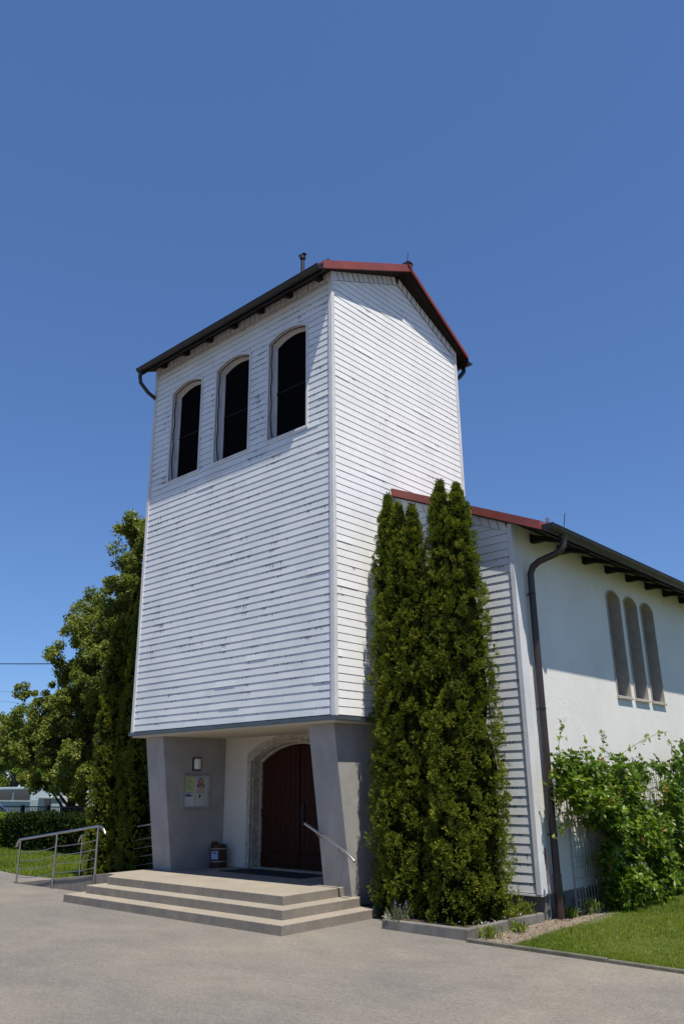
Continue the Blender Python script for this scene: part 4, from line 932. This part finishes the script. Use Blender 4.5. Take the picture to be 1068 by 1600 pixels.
n = 900; P = np.column_stack([g.uniform(2.46, 3.0, n), g.uniform(-.1, 2.6, n), g.uniform(.010, .02, n)])
rd = leaves('dry_litter', None, leaf_mat('dry_litter', [(0, (.20, .10, .06)), (1, (.36, .25, .16))], .1), P, g.normal(size=(n, 3)) * np.array([1, 1, .15]), .035, .35, 433, 0, None); tag(rd, 'dry reddish litter lying on the gravel strip', 'litter', kind='stuff')
# gravel stones
def stones(name, label, n, region, sz, m, seed):
    g = np.random.default_rng(seed); V = []; F_ = []; 
    oct_ = np.array([(1, 0, 0), (-1, 0, 0), (0, 1, 0), (0, -1, 0), (0, 0, 1), (0, 0, -1)]); fc = [(0, 2, 4), (2, 1, 4), (1, 3, 4), (3, 0, 4)]
    for i in range(n):
        x, y = region(g); s_ = sz * g.uniform(.5, 1.4); o_ = oct_ * g.uniform(.7, 1.2, (6, 3)) * s_; a = g.uniform(0, 6.28); c_, q = math.cos(a), math.sin(a)
        k = len(V)
        for p in o_: V.append((x + p[0] * c_ - p[1] * q, y + p[0] * q + p[1] * c_, .012 + p[2] * .7))
        F_ += [tuple(k + j for j in f) for f in fc]
    me = bpy.data.meshes.new(name); me.from_pydata(V, [], F_); me.materials.append(m); o = bpy.data.objects.new(name, me); COL.objects.link(o)
    return tag(o, label, 'gravel', kind='stuff')
def reg(g):
    y = g.uniform(-.1, 4.8); xr = np.interp(y, [-.14, 1.6, 3.4, 5.2], [3.04, 3.1, 2.9, 2.5]); return g.uniform(2.47, xr + .02), y
stones('gravel_stones', 'loose pale gravel between the kerb, the wall and the lawn', 7000, reg, .009, mottled('gravel_stone', (.27, .235, .19), (.16, .135, .10), 30, 90, .001), 441)

# grass
def grass(name, label, n, region, h, w, seed, z=.012):
    g = np.random.default_rng(seed); XY = region(g, n); n = len(XY)
    hh = h * g.uniform(.5, 1.3, n) * (1 + .5 * np.sin(XY[:, 0] * 2.3 + 1) * np.sin(XY[:, 1] * 1.9)); a = g.uniform(0, 6.28, n); lean = g.normal(0, .45, (n, 2)) * hh[:, None]
    dx, dy = np.cos(a) * w, np.sin(a) * w; z0 = np.full(n, z - .005)
    V = np.stack([np.column_stack([XY[:, 0] - dx, XY[:, 1] - dy, z0]), np.column_stack([XY[:, 0] + dx, XY[:, 1] + dy, z0]), np.column_stack([XY + lean, z + hh])], 1).reshape(-1, 3)
    me = bpy.data.meshes.new(name); me.vertices.add(3 * n); me.vertices.foreach_set('co', V.astype(np.float32).ravel()); me.loops.add(3 * n); me.loops.foreach_set('vertex_index', np.arange(3 * n, dtype=np.int32))
    me.polygons.add(n); me.polygons.foreach_set('loop_start', np.arange(0, 3 * n, 3, dtype=np.int32)); me.polygons.foreach_set('loop_total', np.full(n, 3, np.int32)); me.update(calc_edges=True)
    patch = .5 + .5 * np.sin(XY[:, 0] * 1.7 + 2 * np.sin(XY[:, 1] * .9)); rnd = np.clip(g.random(n) * .65 + patch * .3, 0, .955); rnd[g.random(n) < .007] = 1
    at = me.attributes.new('rnd', 'FLOAT', 'FACE'); at.data.foreach_set('value', rnd.astype(np.float32)); me.materials.append(M['grass'])
    o = bpy.data.objects.new(name, me); COL.objects.link(o); return tag(o, label, 'grass', kind='stuff')
def r_right(g, n):
    y = -.2 + 13 * g.random(n * 2) ** 1.5; x = 2.5 + g.random(n * 2) ** 1.2 * 5.5; xl = np.interp(y, [-.2, 1.6, 3.4, 4.9, 30], [3.04, 2.98, 2.78, 2.52, 2.47]); yl = -.15 - .0385 * (x - 2.4)
    ok = (x > xl) & (y > yl); return np.column_stack([x, y])[ok][:n]
grass('grass', 'short green lawn grass on the right beside the stucco wall', 190000, r_right, .036, .0036, 501)
def r_left(g, n):
    y = g.uniform(.5, 4.6, n * 2); x = g.uniform(-24, -5.7, n * 2); yl = np.interp(x, [-60, -14.5, -11.93, -10.36, -8.9, -8.1, -5], [5, 1.1, .68, .48, .60, .90, .90]); ok = y > yl; return np.column_stack([x, y])[ok][:n]
grass('grass', 'mown lawn grass on the left between ramp and hedge', 110000, r_left, .06, .008, 511)

# ================================================================ BEYOND THE HEDGE
fe = thing('iron_fence', (-22, 8, 0), 'dark iron bar fence with posts behind the hedge', 'fence'); og = fe.location
mb = MB(og); x = -40.0
while x < -12: mb.box((x, 7.99, .1), (x + .018, 8.01, 1.24), M['iron']); x += .13
mb.box((-40, 7.985, 1.20), (-12, 8.015, 1.24), M['iron']); mb.box((-40, 7.985, .15), (-12, 8.015, .19), M['iron']); mb.build('bars', fe)
for k in range(14): mb = MB(og); x = -40 + k * 2.1; mb.box((x, 7.95, 0), (x + .11, 8.06, 1.28), M['iron']); mb.build('post', fe)
bw = MB((-24, 11.5, 0)); bw.box((-28.2, 11.4, 0), (-14, 11.65, 1.07), M['brick']); bw.box((-28.25, 11.36, 1.07), (-14, 11.69, 1.13), M['brick'])
tag(bw.build('brick_wall'), 'low red brown wall behind the iron fence', 'wall')
# van
vn = thing('parked_van', (-36.5, 14, 0), 'pale blue van with a long window band parked beyond the fence', 'van'); og = vn.location
mb = MB(og); bx0, bx1 = -40.3, -34.2
prof = [(bx0, .35), (bx1, .35), (bx1 + .02, 1.35), (bx1 - .1, 1.93), (bx1 - .35, 2.04), (bx0 + .3, 2.04), (bx0 + .05, 1.9)]
mb.prism([(x, 13.05, z) for x, z in prof], (0, 1.9, 0), M['vanpaint']); mb.build('body', vn, .05)
for k in range(3):
    x0 = bx0 + .3 + k * 1.95; mb = MB(og); mb.box((x0, 13.03, 1.36), (x0 + 1.75, 13.045, 1.88), M['glass']); w = mb.build('window', vn)
mb = MB(og); mb.box((bx0, 13.0, 1.28), (bx1, 13.04, 1.33), M['vanwhite']); mb.box((bx0 + .1, 13.02, 1.92), (bx1 - .15, 13.046, 1.99), M['vanwhite']); mb.build('trim', vn)
for x in (bx0 + 1, bx1 - 1):
    mb = MB(og); mb.tube([(x, 13.03, .34), (x, 13.25, .34)], .34, M['tyre'], 20); wh = mb.build('wheel', vn); mb = MB(og); mb.tube([(x, 13.01, .34), (x, 13.04, .34)], .2, M['alu'], 16); mb.build('hubcap', wh)
v2 = thing('shed', (-30.8, 13, 0), 'small pale flat-roofed shed to the right of the van', 'shed'); og = v2.location
mb = MB(og); mb.box((-33.3, 13, 0), (-31.9, 13.7, 1.45), M['vanpaint']); mb.build('wall', v2); mb = MB(og); mb.box((-33.4, 12.9, 1.45), (-31.8, 13.8, 1.52), M['vanwhite']); mb.build('roof', v2)
mb = MB(og); mb.box((-32.6, 12.97, .9), (-32.0, 12.99, 1.4), M['glass']); mb.build('window', v2)
# blue car: only its tail end reaches into the frame
cr = thing('parked_car', (-25.2, 6.3, 0), 'blue car parked behind the hedge at the left edge', 'car'); og = cr.location
mb = MB(og); cx1 = -24.1
low = [(cx1 - 4.2, .25), (cx1, .25), (cx1 + .05, .6), (cx1 - .05, .88), (cx1 - 1.0, .97), (cx1 - 4.1, .95), (cx1 - 4.25, .6)]
mb.prism([(x, 5.55, z) for x, z in low], (0, 1.6, 0), M['carblue']); mb.build('body', cr, .06)
mb = MB(og); mb.hexa([(cx1 - 3.6, 5.62, .95), (cx1 - .25, 5.62, .95), (cx1 - .25, 7.08, .95), (cx1 - 3.6, 7.08, .95), (cx1 - 3.1, 5.78, 1.46), (cx1 - 1.35, 5.78, 1.46), (cx1 - 1.35, 6.92, 1.46), (cx1 - 3.1, 6.92, 1.46)], M['glass']); mb.build('windows', cr, .03)
mb = MB(og); mb.hexa([(cx1 - 3.14, 5.76, 1.452), (cx1 - 1.31, 5.76, 1.452), (cx1 - 1.31, 6.94, 1.452), (cx1 - 3.14, 6.94, 1.452), (cx1 - 3.0, 5.85, 1.5), (cx1 - 1.45, 5.85, 1.5), (cx1 - 1.45, 6.85, 1.5), (cx1 - 3.0, 6.85, 1.5)], M['carblue'])
mb.hexa([(cx1 - 1.36, 5.77, 1.44), (cx1 - 1.30, 5.77, 1.44), (cx1 - 1.30, 5.85, 1.44), (cx1 - 1.36, 5.85, 1.44), (cx1 - 1.36, 5.77, 1.48), (cx1 - 1.30, 5.77, 1.48), (cx1 - 1.30, 5.85, 1.48), (cx1 - 1.36, 5.85, 1.48)], M['carblue'])
for ya in (5.6, 7.03): mb.tube([(cx1 - 1.36, 5.8 if ya < 6 else 6.9, 1.46), (cx1 - .2, ya, .95)], .04, M['carblue'], 8)
mb.build('roof', cr)
for x in (cx1 - .8, cx1 - 3.4):
    mb = MB(og); mb.tube([(x, 5.53, .3), (x, 5.75, .3)], .3, M['tyre'], 20); mb.build('wheel', cr)
mb = MB(og); mb.box((cx1 - .02, 5.6, .72), (cx1 + .03, 5.95, .84), M['vanwhite']); mb.build('headlight', cr)
# overhead wires
for k, (a, b_, lab) in enumerate((((-70, 20, 13.2), (-26, 17, 8.3), 'thickest overhead cable crossing the sky left of the tree'), ((-90, 30, 13.6), (-45, 30, 8.3), 'upper of the two thin wires low in the sky at left'), ((-90, 30, 12.5), (-45, 30, 7.4), 'lower of the two thin wires low in the sky at left'))):
    a = Vector(a); b_ = Vector(b_); pts = [a.lerp(b_, q / 12) - Vector((0, 0, .15 * 4 * (q / 12) * (1 - q / 12))) for q in range(13)]; mb = MB(a)
    mb.tube(pts, .035 if k == 0 else .012, M['cable'], 6); tag(mb.build('overhead_cable'), lab, 'cable', 'overhead cables')
